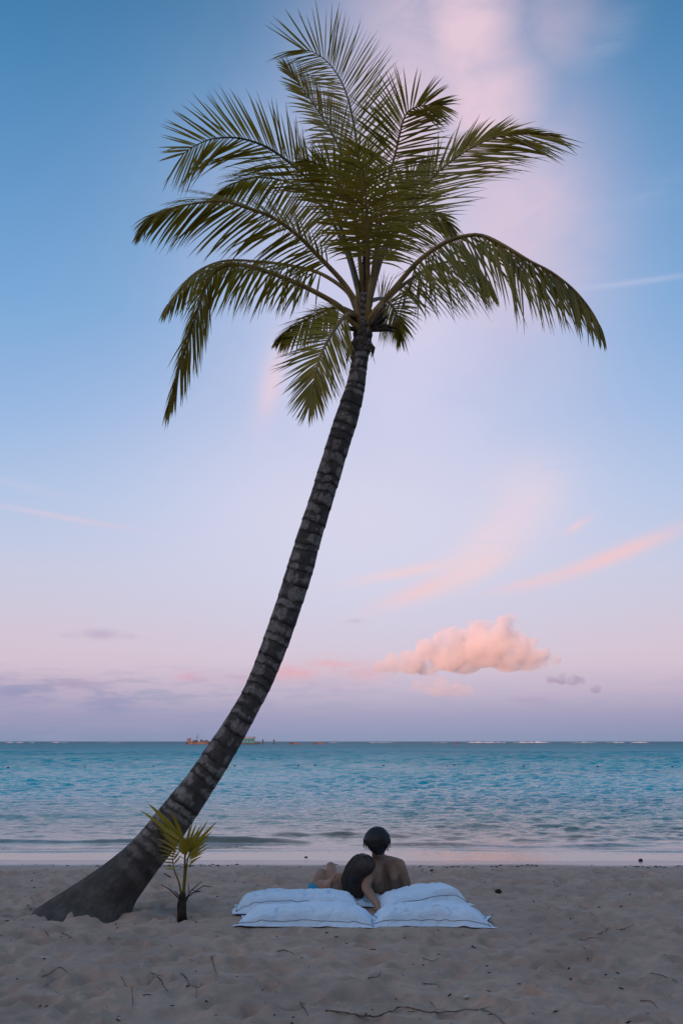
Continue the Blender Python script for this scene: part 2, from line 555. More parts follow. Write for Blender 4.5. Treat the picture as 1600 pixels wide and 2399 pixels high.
# flatten where pillows and people rest
flat = np.exp(-((np.maximum(np.abs(XX - 0.15) - 1.0, 0)) / 0.25) ** 2 - ((np.maximum(np.abs(YY - 9.4) - 0.8, 0)) / 0.25) ** 2)
HZ = HZ * (1 - 0.85 * flat)
sand = link('sand_beach', grid_mesh('sand_beach', np.stack([XX, YY, HZ], -1)), M_sand)
tag(sand, 'pale trampled sand beach sloping down to the water', kind='structure')

# ------------------------------------------------------------------ sea sheet
ys = [12.2]
while ys[-1] < 170: ys.append(ys[-1] * 1.0034)
g = 1.0034
while ys[-1] < 25000:
    g = min(g * 1.02, 1.12); ys.append(ys[-1] * g)
ys = np.array(ys)
tx = np.linspace(-0.62, 0.62, 420)
tx = np.concatenate([[-40, -12, -5, -2.5, -1.5, -1.0, -0.8, -0.7], tx, [0.7, 0.8, 1.0, 1.5, 2.5, 5, 12, 40]])
SX = tx[None, :] * ys[:, None]
SY = np.repeat(ys[:, None], len(tx), 1)
dys = np.gradient(ys)[:, None]
SZ = np.zeros_like(SX)
wr = np.random.default_rng(21)
lam = np.exp(np.concatenate([wr.uniform(math.log(0.24), math.log(1.5), 64), wr.uniform(math.log(1.5), math.log(6.0), 26)]))
for L in lam:
    th = wr.normal(0, 0.75)
    k = 2 * math.pi / L
    ph = wr.random() * 6.28
    kx, ky = k * math.sin(th), k * math.cos(th)
    amp = 0.0038 * L ** 0.45 * (0.6 + 0.8 * wr.random())
    arg = kx * SX + ky * SY + ph + 1.6 * vnoise(SX / (2.5 * L), SY / (2.5 * L), int(L * 100) % 97)
    s = np.sin(arg)
    s = 1 - 2 * np.sqrt(0.5 - 0.5 * s * 0.985)           # sharper crests
    fade = np.clip(L / (2.6 * dys) - 0.4, 0, 1)
    SZ += amp * s * fade * (1.0 if L < 1.5 else 0.15 + sstep(SY, 35, 90) * 1.2)
gust = 0.65 + 1.0 * np.clip(0.5 + fbm(SX / 9.0, SY / 22.0, 3, 31), 0, 1)
calm = sstep(SY, 14.8, 18.5)
SZ *= gust * (0.05 + 0.95 * calm) * (0.60 + 0.95 * sstep(SY, 20, 45))
# the small breakers at the edge
def ridge(yc, wid, hgt, x0, x1, seed):
    global SZ
    c = yc + 0.55 * fbm(SX / 3.0, SX * 0 + seed, 3, seed)
    e = sstep(SX, x0 - 1.0, x0 + 0.6) * (1 - sstep(SX, x1 - 0.6, x1 + 1.0))
    hh = hgt * (0.75 + 0.9 * fbm(SX / 1.6, SX * 0 + seed * 3, 2, seed + 4))
    d = (SY - c) / wid
    prof = np.where(d < 0, np.exp(-(d / 0.42) ** 2), np.exp(-(d / 1.3) ** 2))
    SZ += e * hh * prof
ridge(16.6, 0.42, 0.115, -40, -0.9, 41)
ridge(16.1, 0.36, 0.055, 0.3, 4.5, 42)
ridge(18.4, 0.55, 0.045, -1.6, 1.8, 43)
ridge(20.2, 0.6, 0.045, 1.2, 14, 44)
ridge(17.6, 0.45, 0.04, 4.6, 20, 45)
ridge(22.6, 0.7, 0.07, -20, -1.0, 46)
ridge(15.2, 0.25, 0.02, -30, 30, 47)
SZ += WATER_Z
SZ[-1, :] -= 0.0
sea = link('sea', grid_mesh('sea', np.stack([SX, SY, SZ], -1)), M_sea)
tag(sea, 'turquoise sea with small choppy waves reaching to the horizon', kind='structure')

# ------------------------------------------------------------------ added belt of trees, out of view: blocks low sun and darkens camera-facing sides
def shade_belt():
    n, mseg = 420, 26
    xs = np.linspace(-330, 190, n)
    P = np.zeros((n, mseg, 3))
    hb = 18.0 + 6.0 * fbm(xs / 9.0, xs * 0, 3, 51) + 2.5 * fbm(xs / 2.2, xs * 0, 2, 52)
    for k in range(mseg):
        a = math.pi * k / (mseg - 1)
        rr = 1 + 0.5 * fbm(xs / 2.6, xs * 0 + k * 0.55, 3, 55)
        P[:, k, 0] = xs
        P[:, k, 1] = -17 - 7.0 * math.cos(a) * rr + 4 * fbm(xs / 30, xs * 0, 2, 57)
        P[:, k, 2] = -0.1 + hb * (math.sin(a) ** 0.6) * (0.92 + 0.16 * rr) * 0.92
    m = pmat('shade_belt_foliage', (0.05, 0.07, 0.025), 0.9, 0.1, 0.5, 0.8, 0.8, 3.0, 0.3)
    o = link('shade_tree_belt', grid_mesh('shade_tree_belt', P), m)
    tag(o, 'added belt of trees behind the camera, unseen, shading the beach', 'tree line', kind='stuff')
shade_belt()

# ------------------------------------------------------------------ coconut palm
def mat_trunk():
    m = bpy.data.materials.new('palm_bark'); m.use_nodes = True
    t = NT(m.node_tree)
    b = t.n('ShaderNodeBsdfPrincipled'); o = t.n('ShaderNodeOutputMaterial')
    pale = t.n('ShaderNodeAttribute', attribute_name='pale').outputs['Fac']
    dark = t.n('ShaderNodeAttribute', attribute_name='groove').outputs['Fac']
    s_ = t.n('ShaderNodeAttribute', attribute_name='along').outputs['Fac']
    a_ = t.n('ShaderNodeAttribute', attribute_name='around').outputs['Fac']
    P = t.n('ShaderNodeNewGeometry').outputs['Position']
    fib = t.noise(t.vec(t.mul(a_, 130.0), t.mul(s_, 9.0), 0.0), 1.0, 5, 0.65)
    n1 = t.noise(P, 9.0, 6, 0.65)
    n2 = t.noise(P, 38.0, 5, 0.72)
    c = t.mix(t.ss(n1, 0.3, 0.7), (0.075, 0.065, 0.058, 1), (0.155, 0.134, 0.116, 1))
    pf = t.mul(pale, t.ss(t.add(n2, t.mul(n1, 0.6)), 0.66, 0.86, 0.25, 1.0))
    c = t.mix(t.mul(pf, 0.9), c, (0.40, 0.345, 0.31, 1))
    c = t.mix(t.ss(fib, 0.35, 0.70, 0.6, 0.0), c, (0.05, 0.044, 0.04, 1))
    c = t.mix(t.mul(dark, 0.9), c, (0.018, 0.016, 0.014, 1))
    t.put(b.inputs['Base Color'], c)
    b.inputs['Roughness'].default_value = 0.92
    b.inputs['Specular IOR Level'].default_value = 0.15
    h = t.add(t.mul(fib, 0.6), n2)
    t.put(b.inputs['Normal'], t.bump(h, 0.7, 0.012))
    t.put(o.inputs[0], b.outputs[0])
    return m
M_trunk = mat_trunk()
def mat_leaf(name, c1, c2, tr, rough=0.42):
    m = bpy.data.materials.new(name); m.use_nodes = True
    t = NT(m.node_tree)
    b = t.n('ShaderNodeBsdfPrincipled'); o = t.n('ShaderNodeOutputMaterial')
    P = t.n('ShaderNodeNewGeometry').outputs['Position']
    rnd = t.n('ShaderNodeAttribute', attribute_name='tone').outputs['Fac']
    n = t.noise(P, 3.0, 4, 0.6)
    f = t.m('ADD', t.mul(rnd, 0.75), t.ss(n, 0.3, 0.7, -0.1, 0.35), None, True)
    c = t.mix(f, (*c1, 1), (*c2, 1))
    c = t.mix(t.ss(rnd, 0.90, 0.97), c, (0.20, 0.115, 0.045, 1))
    t.put(b.inputs['Base Color'], c)
    b.inputs['Roughness'].default_value = rough
    b.inputs['Specular IOR Level'].default_value = 0.35
    x = t.n('ShaderNodeBsdfTranslucent')
    x.inputs[0].default_value = (*tr, 1)
    mx = t.n('ShaderNodeMixShader'); mx.inputs[0].default_value = 0.34
    t.put(mx.inputs[1], b.outputs[0]); t.put(mx.inputs[2], x.outputs[0])
    t.put(o.inputs[0], mx.outputs[0])
    return m
M_leaf = mat_leaf('palm_leaflet', (0.085, 0.090, 0.016), (0.40, 0.28, 0.024), (0.46, 0.34, 0.03))
M_leaf_y = mat_leaf('young_palm_leaflet', (0.20, 0.165, 0.02), (0.42, 0.31, 0.035), (0.48, 0.37, 0.03))
M_rachis = pmat('palm_midrib', (0.24, 0.15, 0.045), 0.5, 0.35, 0.35, 6.0, 0.3, 50, 0.004)
M_rachis_d = pmat('palm_midrib_dark', (0.10, 0.085, 0.035), 0.5, 0.35, 0.35, 6.0)
M_fibre = pmat('palm_fibre', (0.075, 0.055, 0.042), 0.95, 0.1, 0.55, 18.0, 0.9, 70, 0.012)
M_dark = pmat('dry_spathe', (0.045, 0.034, 0.026), 0.85, 0.15, 0.4, 20.0, 0.5, 60, 0.006)

PY = palm0.y                     # the palm stands in this plane, ~9.3 m from the camera
palm = empty('coconut_palm', (palm0.x, PY, 0), 'tall coconut palm leaning right, its curved ringed trunk rising from the sand', 'palm tree')

def build_trunk():
    # (y, left x, right x) of the trunk's silhouette
    E = [(2190, 40, 318), (2150, 62, 312), (2132, 78, 309), (2115, 105, 320), (2098, 134, 332), (2065, 186, 353), (2032, 238, 377), (1996, 284, 404), (1959, 322, 430), (1920, 354, 456), (1880, 386, 482),
         (1819, 438, 521), (1766, 475, 551), (1713, 511, 581), (1660, 545, 609), (1606, 576, 637), (1553, 597, 659), (1500, 617, 680), (1425, 643, 706), (1350, 666, 730),
         (1275, 690, 749), (1169, 724, 782), (1063, 757, 814), (986, 781, 838), (940, 797, 849), (903, 811, 856), (850, 822, 861), (826, 827, 865), (790, 829, 871), (755, 833, 872), (720, 838, 870), (690, 842, 866)]
    zs, xc, hw, hd = [], [], [], []
    for i, (y, a, b) in enumerate(E):
        pl, pr = at(a, y, PY), at(b, y, PY)
        j0, j1 = max(i - 1, 0), min(i + 1, len(E) - 1)
        dxc = ((E[j1][1] + E[j1][2]) - (E[j0][1] + E[j0][2])) / 2
        dyc = E[j0][0] - E[j1][0]
        tilt = math.atan2(dxc, dyc)
        zs.append(pl.z); xc.append((pl.x + pr.x) / 2); hw.append((pr.x - pl.x) / 2)
        hd.append(max((pr.x - pl.x) / 2 * math.cos(tilt), 0.075))
    zs, xc, hw, hd = map(np.array, (zs, xc, hw, hd))
    n, seg = 1100, 88
    Z = np.linspace(zs[0], zs[-1], n)
    # smooth the measured profile
    def sm(v):
        f = np.interp(Z, zs, v)
        k = np.hanning(61); k /= k.sum()
        return np.convolve(np.pad(f, 30, mode='edge'), k, 'valid')
    XC, HW, HD = sm(xc), sm(hw), sm(hd)
    arc = np.concatenate([[0], np.cumsum(np.hypot(np.diff(Z), np.diff(XC)))])
    tx_ = np.gradient(XC, Z)
    cosl = 1 / np.sqrt(1 + tx_ ** 2); sinl = tx_ * cosl
    A = np.linspace(0, 2 * math.pi, seg, endpoint=False)
    Zg = Z[:, None] + 0 * A; ca, sa = np.cos(A)[None, :], np.sin(A)[None, :]
    ox = HW[:, None] * ca
    # distance along the axis of each skin point (rings stand square to the axis)
    S = arc[:, None] + ox * sinl[:, None]
    Sw = S + 0.028 * vnoise(A[None, :] * 1.2 + 0 * S, S * 3.0, 61) + 0.02 * vnoise(ca * 2.0 + 0 * S, sa * 2.0 + S * 1.5, 62)
    # ring spacing: wide low down, tight near the crown
    tot = arc[-1]
    rings, p = [], 0.55
    rr = np.random.default_rng(5)
    while p < tot:
        u = p / tot
        p += (0.115 if u < 0.75 else 0.115 - 0.06 * (u - 0.75) / 0.25) * rr.uniform(0.55, 1.35)
        rings.append(p)
    rings = np.array(rings)
    k = np.searchsorted(rings, Sw)
    r0 = np.where(k > 0, rings[np.clip(k - 1, 0, len(rings) - 1)], 0)
    r1 = rings[np.clip(k, 0, len(rings) - 1)]
    f = np.clip((Sw - r0) / np.maximum(r1 - r0, 1e-3), 0, 1)
    ringy = sstep(S, 0.5, 1.3)
    saw = (1 - f) ** 2 * 0.0045 - 0.004 * np.exp(-((f - 0.02) / 0.06) ** 2)
    rad = 1 + 0 * S
    bumpr = ringy * saw + 0.006 * fbm(A[None, :] * 2 + 0 * S, S * 2.2, 3, 66) + (1 - ringy) * 0.03 * fbm(ca * 1.5 + S, sa * 1.5 + S * 0.8, 4, 67)
    bumpr += ringy * 0.0025 * (rr.random(len(rings) + 1)[k] - 0.5) * 2
    X = XC[:, None] + (HW[:, None] + bumpr) * ca
    Y = PY + (HD[:, None] + bumpr) * sa
    me = grid_mesh('trunk', np.stack([X - palm0.x, Y - PY, Zg], -1), True)
    # pale scar patches, each ring its own
    ph = rr.random(len(rings) + 2) * 50
    pat = vnoise(A[None, :] * 1.7 + ph[k], k * 3.7 + 0 * S, 71) + 0.5 * vnoise(A[None, :] * 4.0 + ph[k], f * 2.0 + k * 1.9, 72)
    lens = np.clip(1 - np.abs(f - 0.5) * 2.0, 0, 1)
    pale = sstep(pat + 0.50 * lens - 0.16, 0.05, 0.26) * ringy
    groove = np.exp(-((f - 0.0) / 0.17) ** 2) * sstep(vnoise(A[None, :] * 1.6 + ph[k], k * 1.3 + 0 * S, 75), -0.45, -0.05) * ringy
    crack = np.exp(-(np.abs(vnoise(A[None, :] * 3.0 + S * 2.5, S * 3.2, 77)) / 0.02) ** 2) * sstep(vnoise(A[None, :], S * 1.2, 78), 0.12, 0.3)
    attr(me, 'pale', pale); attr(me, 'groove', np.clip(groove + crack * ringy * 0.9, 0, 1))
    attr(me, 'along', S); attr(me, 'around', np.minimum(A, 2 * math.pi - A)[None, :] / 6.28 + 0 * S)
    link('trunk', me, M_trunk, palm).matrix_parent_inverse = Matrix()
build_trunk()

CAMV = Vector((0, 0, CAM_H))
def leaflet_strip(p0, d0, T, length, width, g, curl, nseg=6):
    """one narrow folded leaflet as vertices (two rows of a shallow gutter)"""
    vs = []
    p = p0.copy()
    d = d0.normalized()
    st = length / nseg
    for i in range(nseg + 1):
        u = i / nseg
        wd = width * (min(1.0, 0.45 + 2.2 * u) if u < 0.25 else max(0.0, 1 - ((u - 0.25) / 0.75) ** 1.7)) * 0.5
        side = (T - d * T.dot(d))
        side = side.normalized() if side.length > 1e-4 else d.orthogonal().normalized()
        nn = side.cross(d)
        vs.append(p + side * wd + nn * wd * 0.35)
        vs.append(p.copy())
        vs.append(p - side * wd + nn * wd * 0.35)
        d = (d + Vector((0, 0, -1)) * g * (0.35 + 1.3 * u) / nseg + curl * (u / nseg)).normalized()
        p = p + d * st
    fs = []
    for i in range(nseg):
        a = i * 3
        fs += [(a, a + 1, a + 4, a + 3), (a + 1, a + 2, a + 5, a + 4)]
    return vs, fs

FR = np.random.default_rng(11)
def frond(path, dep, L, n=62, roll=0.0, g=0.35, a0=72, a1=22, t0=0.2, width=0.030, vee=0.25, gL=None, gR=None, LL=1.0, LR=1.0,
          base_r=0.022, single=False, label=None, tipfrac=0.35, dark=False, ragged=0.12, hang=0.0, wig=1.0):
    """path: the midrib read off the photograph; dep: how far each point stands behind (+) or before (-) the trunk"""
    D = np.interp(np.linspace(0, 1, len(path)), np.linspace(0, 1, len(dep)), dep)
    pts = [at(x, y, PY + d) for (x, y), d in zip(path, D)]
    C = catmull(pts, 90)
    rad = [base_r * (1 - i / 89) ** 0.8 + 0.0028 for i in range(90)]
    mb = MB().tube([Vector(c) for c in C[::2]], rad[::2], 6)
    o = mb.build('frond', M_rachis_d if dark else M_rachis, palm)
    if label: o['label'] = label
    o.matrix_parent_inverse = palm.matrix_basis.inverted() if False else Matrix.Translation(-palm.location)
    V, F, tones = [], [], []
    ftone = FR.random() * 0.45
    L *= 1.28; n = int(n * (1.0 if single else 1.3)); width *= 0.82
    for i in range(n):
        for sgn in (-1, 1):
            u = t0 + (1 - t0) * ((i + 0.5 + 0.35 * FR.normal()) / n)
            u = min(max(u, t0), 0.995)
            fi = u * 89
            k = min(int(fi), 88)
            P = Vector(C[k] * (1 - (fi - k)) + C[k + 1] * (fi - k))
            T = Vector(C[min(k + 2, 89)] - C[max(k - 2, 0)]).normalized()
            v = (P - CAMV).normalized()
            S0 = T.cross(v)
            S0 = S0.normalized() if S0.length > 1e-3 else T.orthogonal().normalized()
            W = S0.cross(T).normalized()
            S = S0 * math.cos(roll) + W * math.sin(roll)
            N = S.cross(T)
            if N.z < 0: N = -N
            w_ = (u - t0) / (1 - t0)
            al = R(a0 + (a1 - a0) * w_ ** 1.1) * (1 + 0.08 * FR.normal())
            al *= 1 - 0.7 * max(0.0, (w_ - 0.86) / 0.14)
            prof = (0.62 + 0.38 * math.sin(min(w_ / 0.45, 1) * math.pi / 2)) if w_ < 0.45 else 1 - (1 - tipfrac) * ((w_ - 0.45) / 0.55) ** 1.5
            le = L * prof * (LL if sgn < 0 else LR) * (1 + 0.07 * FR.normal())
            d0 = T * math.cos(al) + (S * sgn * math.cos(vee) + N * math.sin(vee)) * math.sin(al)
            d0 = d0 + Vector(FR.normal(0, 0.035 * wig, 3)) + Vector((0, 0, -hang))
            gg = g
            if sgn < 0 and gL is not None: gg = gL
            if sgn > 0 and gR is not None: gg = gR
            gg *= (1 + 0.3 * FR.normal())
            if FR.random() < ragged: gg += 0.7 * FR.random(); le *= 0.95
            vs, fs = leaflet_strip(P, d0, T, le, width * (0.75 + 0.4 * FR.random()), gg, Vector(FR.normal(0, 0.12, 3)))
            tone = min(1, ftone + 0.55 * FR.random()) * 0.93 if FR.random() > 0.035 else 0.98
            if single:
                me = mesh('leaflet', [q - P for q in vs], fs)
                attr(me, 'tone', [tone] * len(vs))
                lo = link('leaflet', me, M_leaf, o)
                lo.matrix_parent_inverse = Matrix()
                lo.location = P
            else:
                b0 = len(V)
                V += vs; F += [tuple(q + b0 for q in f) for f in fs]; tones += [tone] * len(vs)
    if not single:
        me = mesh('leaflets', V, F)
        attr(me, 'tone', tones)
        lo = link('leaflets', me, M_leaf, o)
        lo.matrix_parent_inverse = Matrix()
        lo['kind'] = 'stuff'
    return o

# top fan
frond([(857, 690), (852, 560), (846, 440), (838, 351), (820, 249), (796, 184), (761, 139), (728, 120), (706, 116)], [0, 0.35, 0.55, 0.5], 0.60, 98, 0.0, 0.10, 40, 52, 0.34, 0.021, 0.0, gL=0.0, gR=0.45, LL=1.08, LR=0.82, wig=0.4, single=True, label='tallest frond fanning out at the top of the crown', dark=True, tipfrac=0.6, ragged=0.02)
# left fan
frond([(845, 690), (808, 560), (768, 470), (722, 420), (671, 375), (622, 343), (573, 326), (532, 322), (491, 327), (455, 343), (428, 362)], [0, -0.1, -0.35, -0.6], 0.46, 62, 0.05, 0.20, 42, 38, 0.33, 0.025, 0.0, LL=1.0, LR=1.25, gR=0.25, gL=0.05, single=True, label='broad frond arching to the upper left', dark=True, tipfrac=0.66, ragged=0.03, wig=0.5)
# low hanging fan in front of the trunk's left
frond([(836, 738), (822, 736), (806, 742), (777, 783), (753, 828), (740, 873), (732, 918), (726, 945)], [-0.1, -0.45, -0.75, -0.8], 0.42, 54, 0.0, 0.12, 52, 20, 0.2, 0.024, 0.0, LL=1.05, LR=0.95, wig=0.6, label='short frond hanging below the crown left of the trunk', tipfrac=0.45)
# behind the top fan
frond([(850, 690), (838, 560), (822, 440), (796, 350), (749, 265), (700, 196), (672, 158)], [0, 0.3, 0.6, 0.6], 0.46, 56, 0.5, 0.3, 45, 20, 0.3, 0.026, 0.0, dark=True)
# upper left, under the left fan
frond([(843, 700), (815, 600), (777, 518), (728, 455), (667, 424), (598, 416), (549, 429), (515, 450)], [0, 0.2, 0.5, 0.6], 0.52, 58, 0.55, 0.55, 60, 22, 0.3, 0.029, 0.0, dark=True, hang=0.35)
# long left
frond([(838, 738), (834, 709), (802, 660), (749, 603), (696, 550), (638, 509), (573, 485), (516, 471), (442, 479), (373, 497), (335, 528)], [0, -0.25, -0.5, -0.6], 0.56, 66, 0.7, 0.5, 52, 16, 0.22, 0.028, 0.0, base_r=0.026, hang=0.4, wig=1.4)
# broken left, its end hanging straight down
frond([(826, 754), (800, 722), (769, 701), (708, 669), (647, 644), (585, 624), (540, 620), (508, 634), (484, 668), (466, 720), (440, 805), (416, 880), (398, 935)], [0, -0.2, -0.35, -0.4], 0.46, 70, 0.7, 0.8, 58, 14, 0.2, 0.027, 0.0, base_r=0.026, hang=0.6, wig=2.4, label='broken frond at the left with its tip hanging straight down', tipfrac=0.55)
# behind it
frond([(834, 725), (812, 682), (749, 640), (680, 622), (600, 612), (520, 612), (450, 645), (392, 715)], [0, 0.2, 0.4, 0.4], 0.50, 50, 0.85, 0.7, 60, 18, 0.25, 0.027, 0.0, hang=0.7, wig=2.4)
# lower left short one
frond([(832, 735), (790, 720), (740, 738), (695, 762), (655, 790)], [0.1, 0.3, 0.5, 0.5], 0.34, 40, 0.7, 0.5, 55, 20, 0.25, 0.028, 0.0, hang=0.4)
# centre right, facing the camera
frond([(866, 700), (876, 620), (884, 567), (902, 453), (927, 355), (941, 294), (955, 262), (985, 248), (1030, 246)], [0, -0.3, -0.65, -0.8], 0.50, 62, 0.1, 0.22, 84, 34, 0.26, 0.027, 0.0, LR=1.02, hang=0.12, wig=0.7, label='upright frond right of centre with a drooping tip')
# right, pointing up and out
frond([(868, 700), (900, 590), (955, 494), (1012, 416), (1065, 371), (1110, 343), (1159, 322), (1212, 316), (1275, 312)], [0, 0.2, 0.3, 0.2], 0.66, 60, 0.45, 0.25, 40, 12, 0.28, 0.028, 0.0, tipfrac=0.45, hang=0.15, LL=1.15, LR=0.7, label='frond reaching out to the upper right')
# long right, arching over
frond([(873, 735), (922, 678), (980, 612), (1045, 567), (1102, 551), (1139, 555), (1188, 580), (1241, 612), (1290, 637), (1343, 678), (1384, 727), (1408, 770)], [0, -0.25, -0.45, -0.5], 0.68, 64, 1.1, 0.6, 60, 14, 0.2, 0.029, 0.0, base_r=0.03, tipfrac=0.28, hang=1.0, wig=3.2, label='long frond arching over to the right, its leaflets hanging down', ragged=0.25)
# second right behind
frond([(884, 722), (943, 669), (1004, 628), (1060, 612), (1110, 625), (1150, 665)], [0, 0.3, 0.5, 0.6], 0.60, 44, 1.0, 0.6, 62, 18, 0.22, 0.028, 0.0, ragged=0.25, hang=0.9, wig=3.2)
# back right, hanging away from the camera
frond([(866, 705), (898, 700), (922, 722), (934, 755), (938, 785)], [0.1, 0.6, 1.0, 1.1], 0.42, 44, 0.2, 0.6, 60, 16, 0.25, 0.026, 0.1)
# centre, small and steep
frond([(852, 700), (842, 600), (826, 500), (790, 425), (745, 385), (716, 375)], [0, -0.2, -0.4, -0.5], 0.44, 40, 0.4, 0.3, 66, 24, 0.3, 0.026, 0.0, hang=0.2)
frond([(862, 700), (862, 590), (858, 480), (850, 400), (832, 355)], [0, -0.35, -0.7, -0.9], 0.46, 34, 0.1, 0.3, 82, 40, 0.28, 0.026, 0.0, hang=0.15)
# right of centre drooping behind
frond([(866, 700), (888, 600), (930, 535), (985, 500), (1030, 508), (1060, 535)], [0, 0.25, 0.5, 0.6], 0.46, 52, 0.6, 0.6, 62, 20, 0.26, 0.029, 0.0, hang=0.5)
frond([(862, 700), (880, 610), (905, 520), (948, 440), (995, 395)], [0, 0.3, 0.6, 0.7], 0.52, 50, 0.5, 0.4, 68, 24, 0.28, 0.028, 0.1)

# spear of the unopened frond, petiole boots, fibre and spathes
pp = lambda x, y, d=0.0: at(x, y, PY + d)
MT = Matrix.Translation(-palm.location)
def palm_part(name, mb, mat, label=None):
    o = mb.build(name, mat, palm)
    o.matrix_parent_inverse = MT
    if label: o['label'] = label
    return o
palm_part('spear_leaf', MB().tube([pp(853, 735), pp(853, 690), pp(854, 640), pp(855, 590), pp(857, 555)], [0.05, 0.046, 0.034, 0.016, 0.004], 10), M_fibre, 'upright unopened leaf at the heart of the crown')
for (x0, y0, x1, y1, d1, r) in [(866, 745, 896, 706, -0.1, 0.034), (838, 745, 832, 700, -0.1, 0.032), (842, 720, 836, 670, -0.05, 0.03), (862, 730, 868, 650, -0.12, 0.03),
                                (858, 700, 860, 640, 0.1, 0.028), (872, 750, 905, 715, 0.1, 0.028), (832, 762, 806, 738, -0.12, 0.03)]:
    palm_part('petiole_base', MB().tube([pp(855, 790, 0), pp(x0, y0, d1 * 0.7), pp((x0 + x1) / 2, (y0 + y1) / 2, d1), pp(x1, y1, d1)], [r * 1.1, r, r * 0.8, r * 0.55], 8), M_rachis)
def fibre_sheath():
    n, seg = 40, 40
    P = np.zeros((n, seg, 3))
    for i in range(n):
        u = i / (n - 1)
        y = 826 - u * 130
        c = pp(847 + 8 * u, y)
        rr_ = 0.088 * (1 - 0.42 * u) * (0.86 + 0.3 * math.sin(min(u * 2.2, 1) * math.pi / 2))
        for k in range(seg):
            a = 2 * math.pi * k / seg
            e = 1 + 0.35 * (mnoise.noise(Vector((math.cos(a) * 3, math.sin(a) * 3, u * 5)))) + 0.12 * mnoise.noise(Vector((math.cos(a) * 11, math.sin(a) * 11, u * 9)))
            P[i, k] = (c.x + rr_ * e * math.cos(a) - palm.location.x, c.y + rr_ * e * math.sin(a) - palm.location.y, c.z)
    o = link('fibre_sheath', grid_mesh('fibre_sheath', P, True), M_fibre, palm)
    o.matrix_parent_inverse = Matrix()
fibre_sheath()
for (pts, r) in [([(836, 800), (822, 806), (816, 826), (812, 852)], 0.030), ([(834, 800), (824, 820), (824, 845)], 0.026), ([(866, 805), (874, 815), (873, 836)], 0.024)]:
    q = [pp(x, y, -0.06) for x, y in pts]
    palm_part('fibre_flap', MB().tube(q, [r * 0.7, r, r * 0.7, 0.004][:len(q) - 1] + [0.004], 7), M_fibre)
for pts in [[(872, 768), (892, 752), (912, 738)], [(870, 772), (900, 763), (932, 770)], [(870, 765), (888, 745), (900, 728)], [(872, 775), (905, 770), (925, 778)],
            [(836, 765), (818, 748), (803, 745)], [(838, 775), (815, 768), (798, 772)], [(840, 760), (822, 742), (815, 736)]]:
    q = [pp(x, y, -0.05 * (i + 1)) for i, (x, y) in enumerate(pts)]
    palm_part('dry_spathe', MB().tube([q[0], (q[0] + q[1]) / 2, q[1], q[2]], [0.014, 0.022, 0.028, 0.004], 7), M_dark)
def hang_fibres():
    mb = MB()
    for k in range(46):
        a = FR.random() * 6.28
        x, y = 850 + 18 * math.cos(a), 790 + 40 * FR.random()
        p = pp(x, y, 0.06 * math.sin(a))
        l = 0.05 + 0.12 * FR.random()
        mb.tube([p, p + Vector((0.03 * math.cos(a), 0, -l * 0.5)), p + Vector((0.035 * math.cos(a) + 0.02 * FR.normal(), 0, -l))], [0.0035, 0.003, 0.001], 4)
    o = palm_part('hanging_fibres', mb, M_fibre)
    o['kind'] = 'stuff'
hang_fibres()

# ------------------------------------------------------------------ coconut sapling in front of the trunk
SY0 = sap0.y
sapl = empty('coconut_sapling', (sap0.x, SY0, 0), 'young yellow-green coconut sapling with a dark stump, in front of the leaning trunk', 'sapling')
MS = Matrix.Translation(-sapl.location)
sp = lambda x, y, d=0.0: at(x, y, SY0 + d)
def sap_part(name, mb, mat, label=None):
    o = mb.build(name, mat, sapl)
    o.matrix_parent_inverse = MS
    if label: o['label'] = label
    return o
def stump():
    mb = MB()
    q = [sp(427, 2156), sp(427, 2140), sp(427, 2120), sp(428, 2103), sp(429, 2092)]
    mb.tube(q, [0.042, 0.038, 0.036, 0.032, 0.022], 14)
    vs = [Vector(v) for v in mb.v]
    mb.v = [tuple(v + (v - Vector((sap0.x, SY0, v.z))) * 0.35 * mnoise.noise(v * 28)) for v in vs]
    return mb
sap_part('stump', stump(), M_dark, 'dark fibrous base of the sapling')
for pts, r in [([(430, 2100), (433, 2050), (434, 2005), (435, 1965)], 0.014), ([(426, 2098), (419, 2065), (409, 2039), (404, 2005)], 0.009), ([(431, 2098), (436, 2045), (441, 2010), (452, 1975)], 0.010)]:
    q = [sp(x, y, -0.02 * i) for i, (x, y) in enumerate(pts)]
    sap_part('leaf_stalk', MB().tube([Vector(c) for c in catmull(q, 12)], [r * (1 - 0.05 * i) for i in range(12)], 8), M_leaf_y)
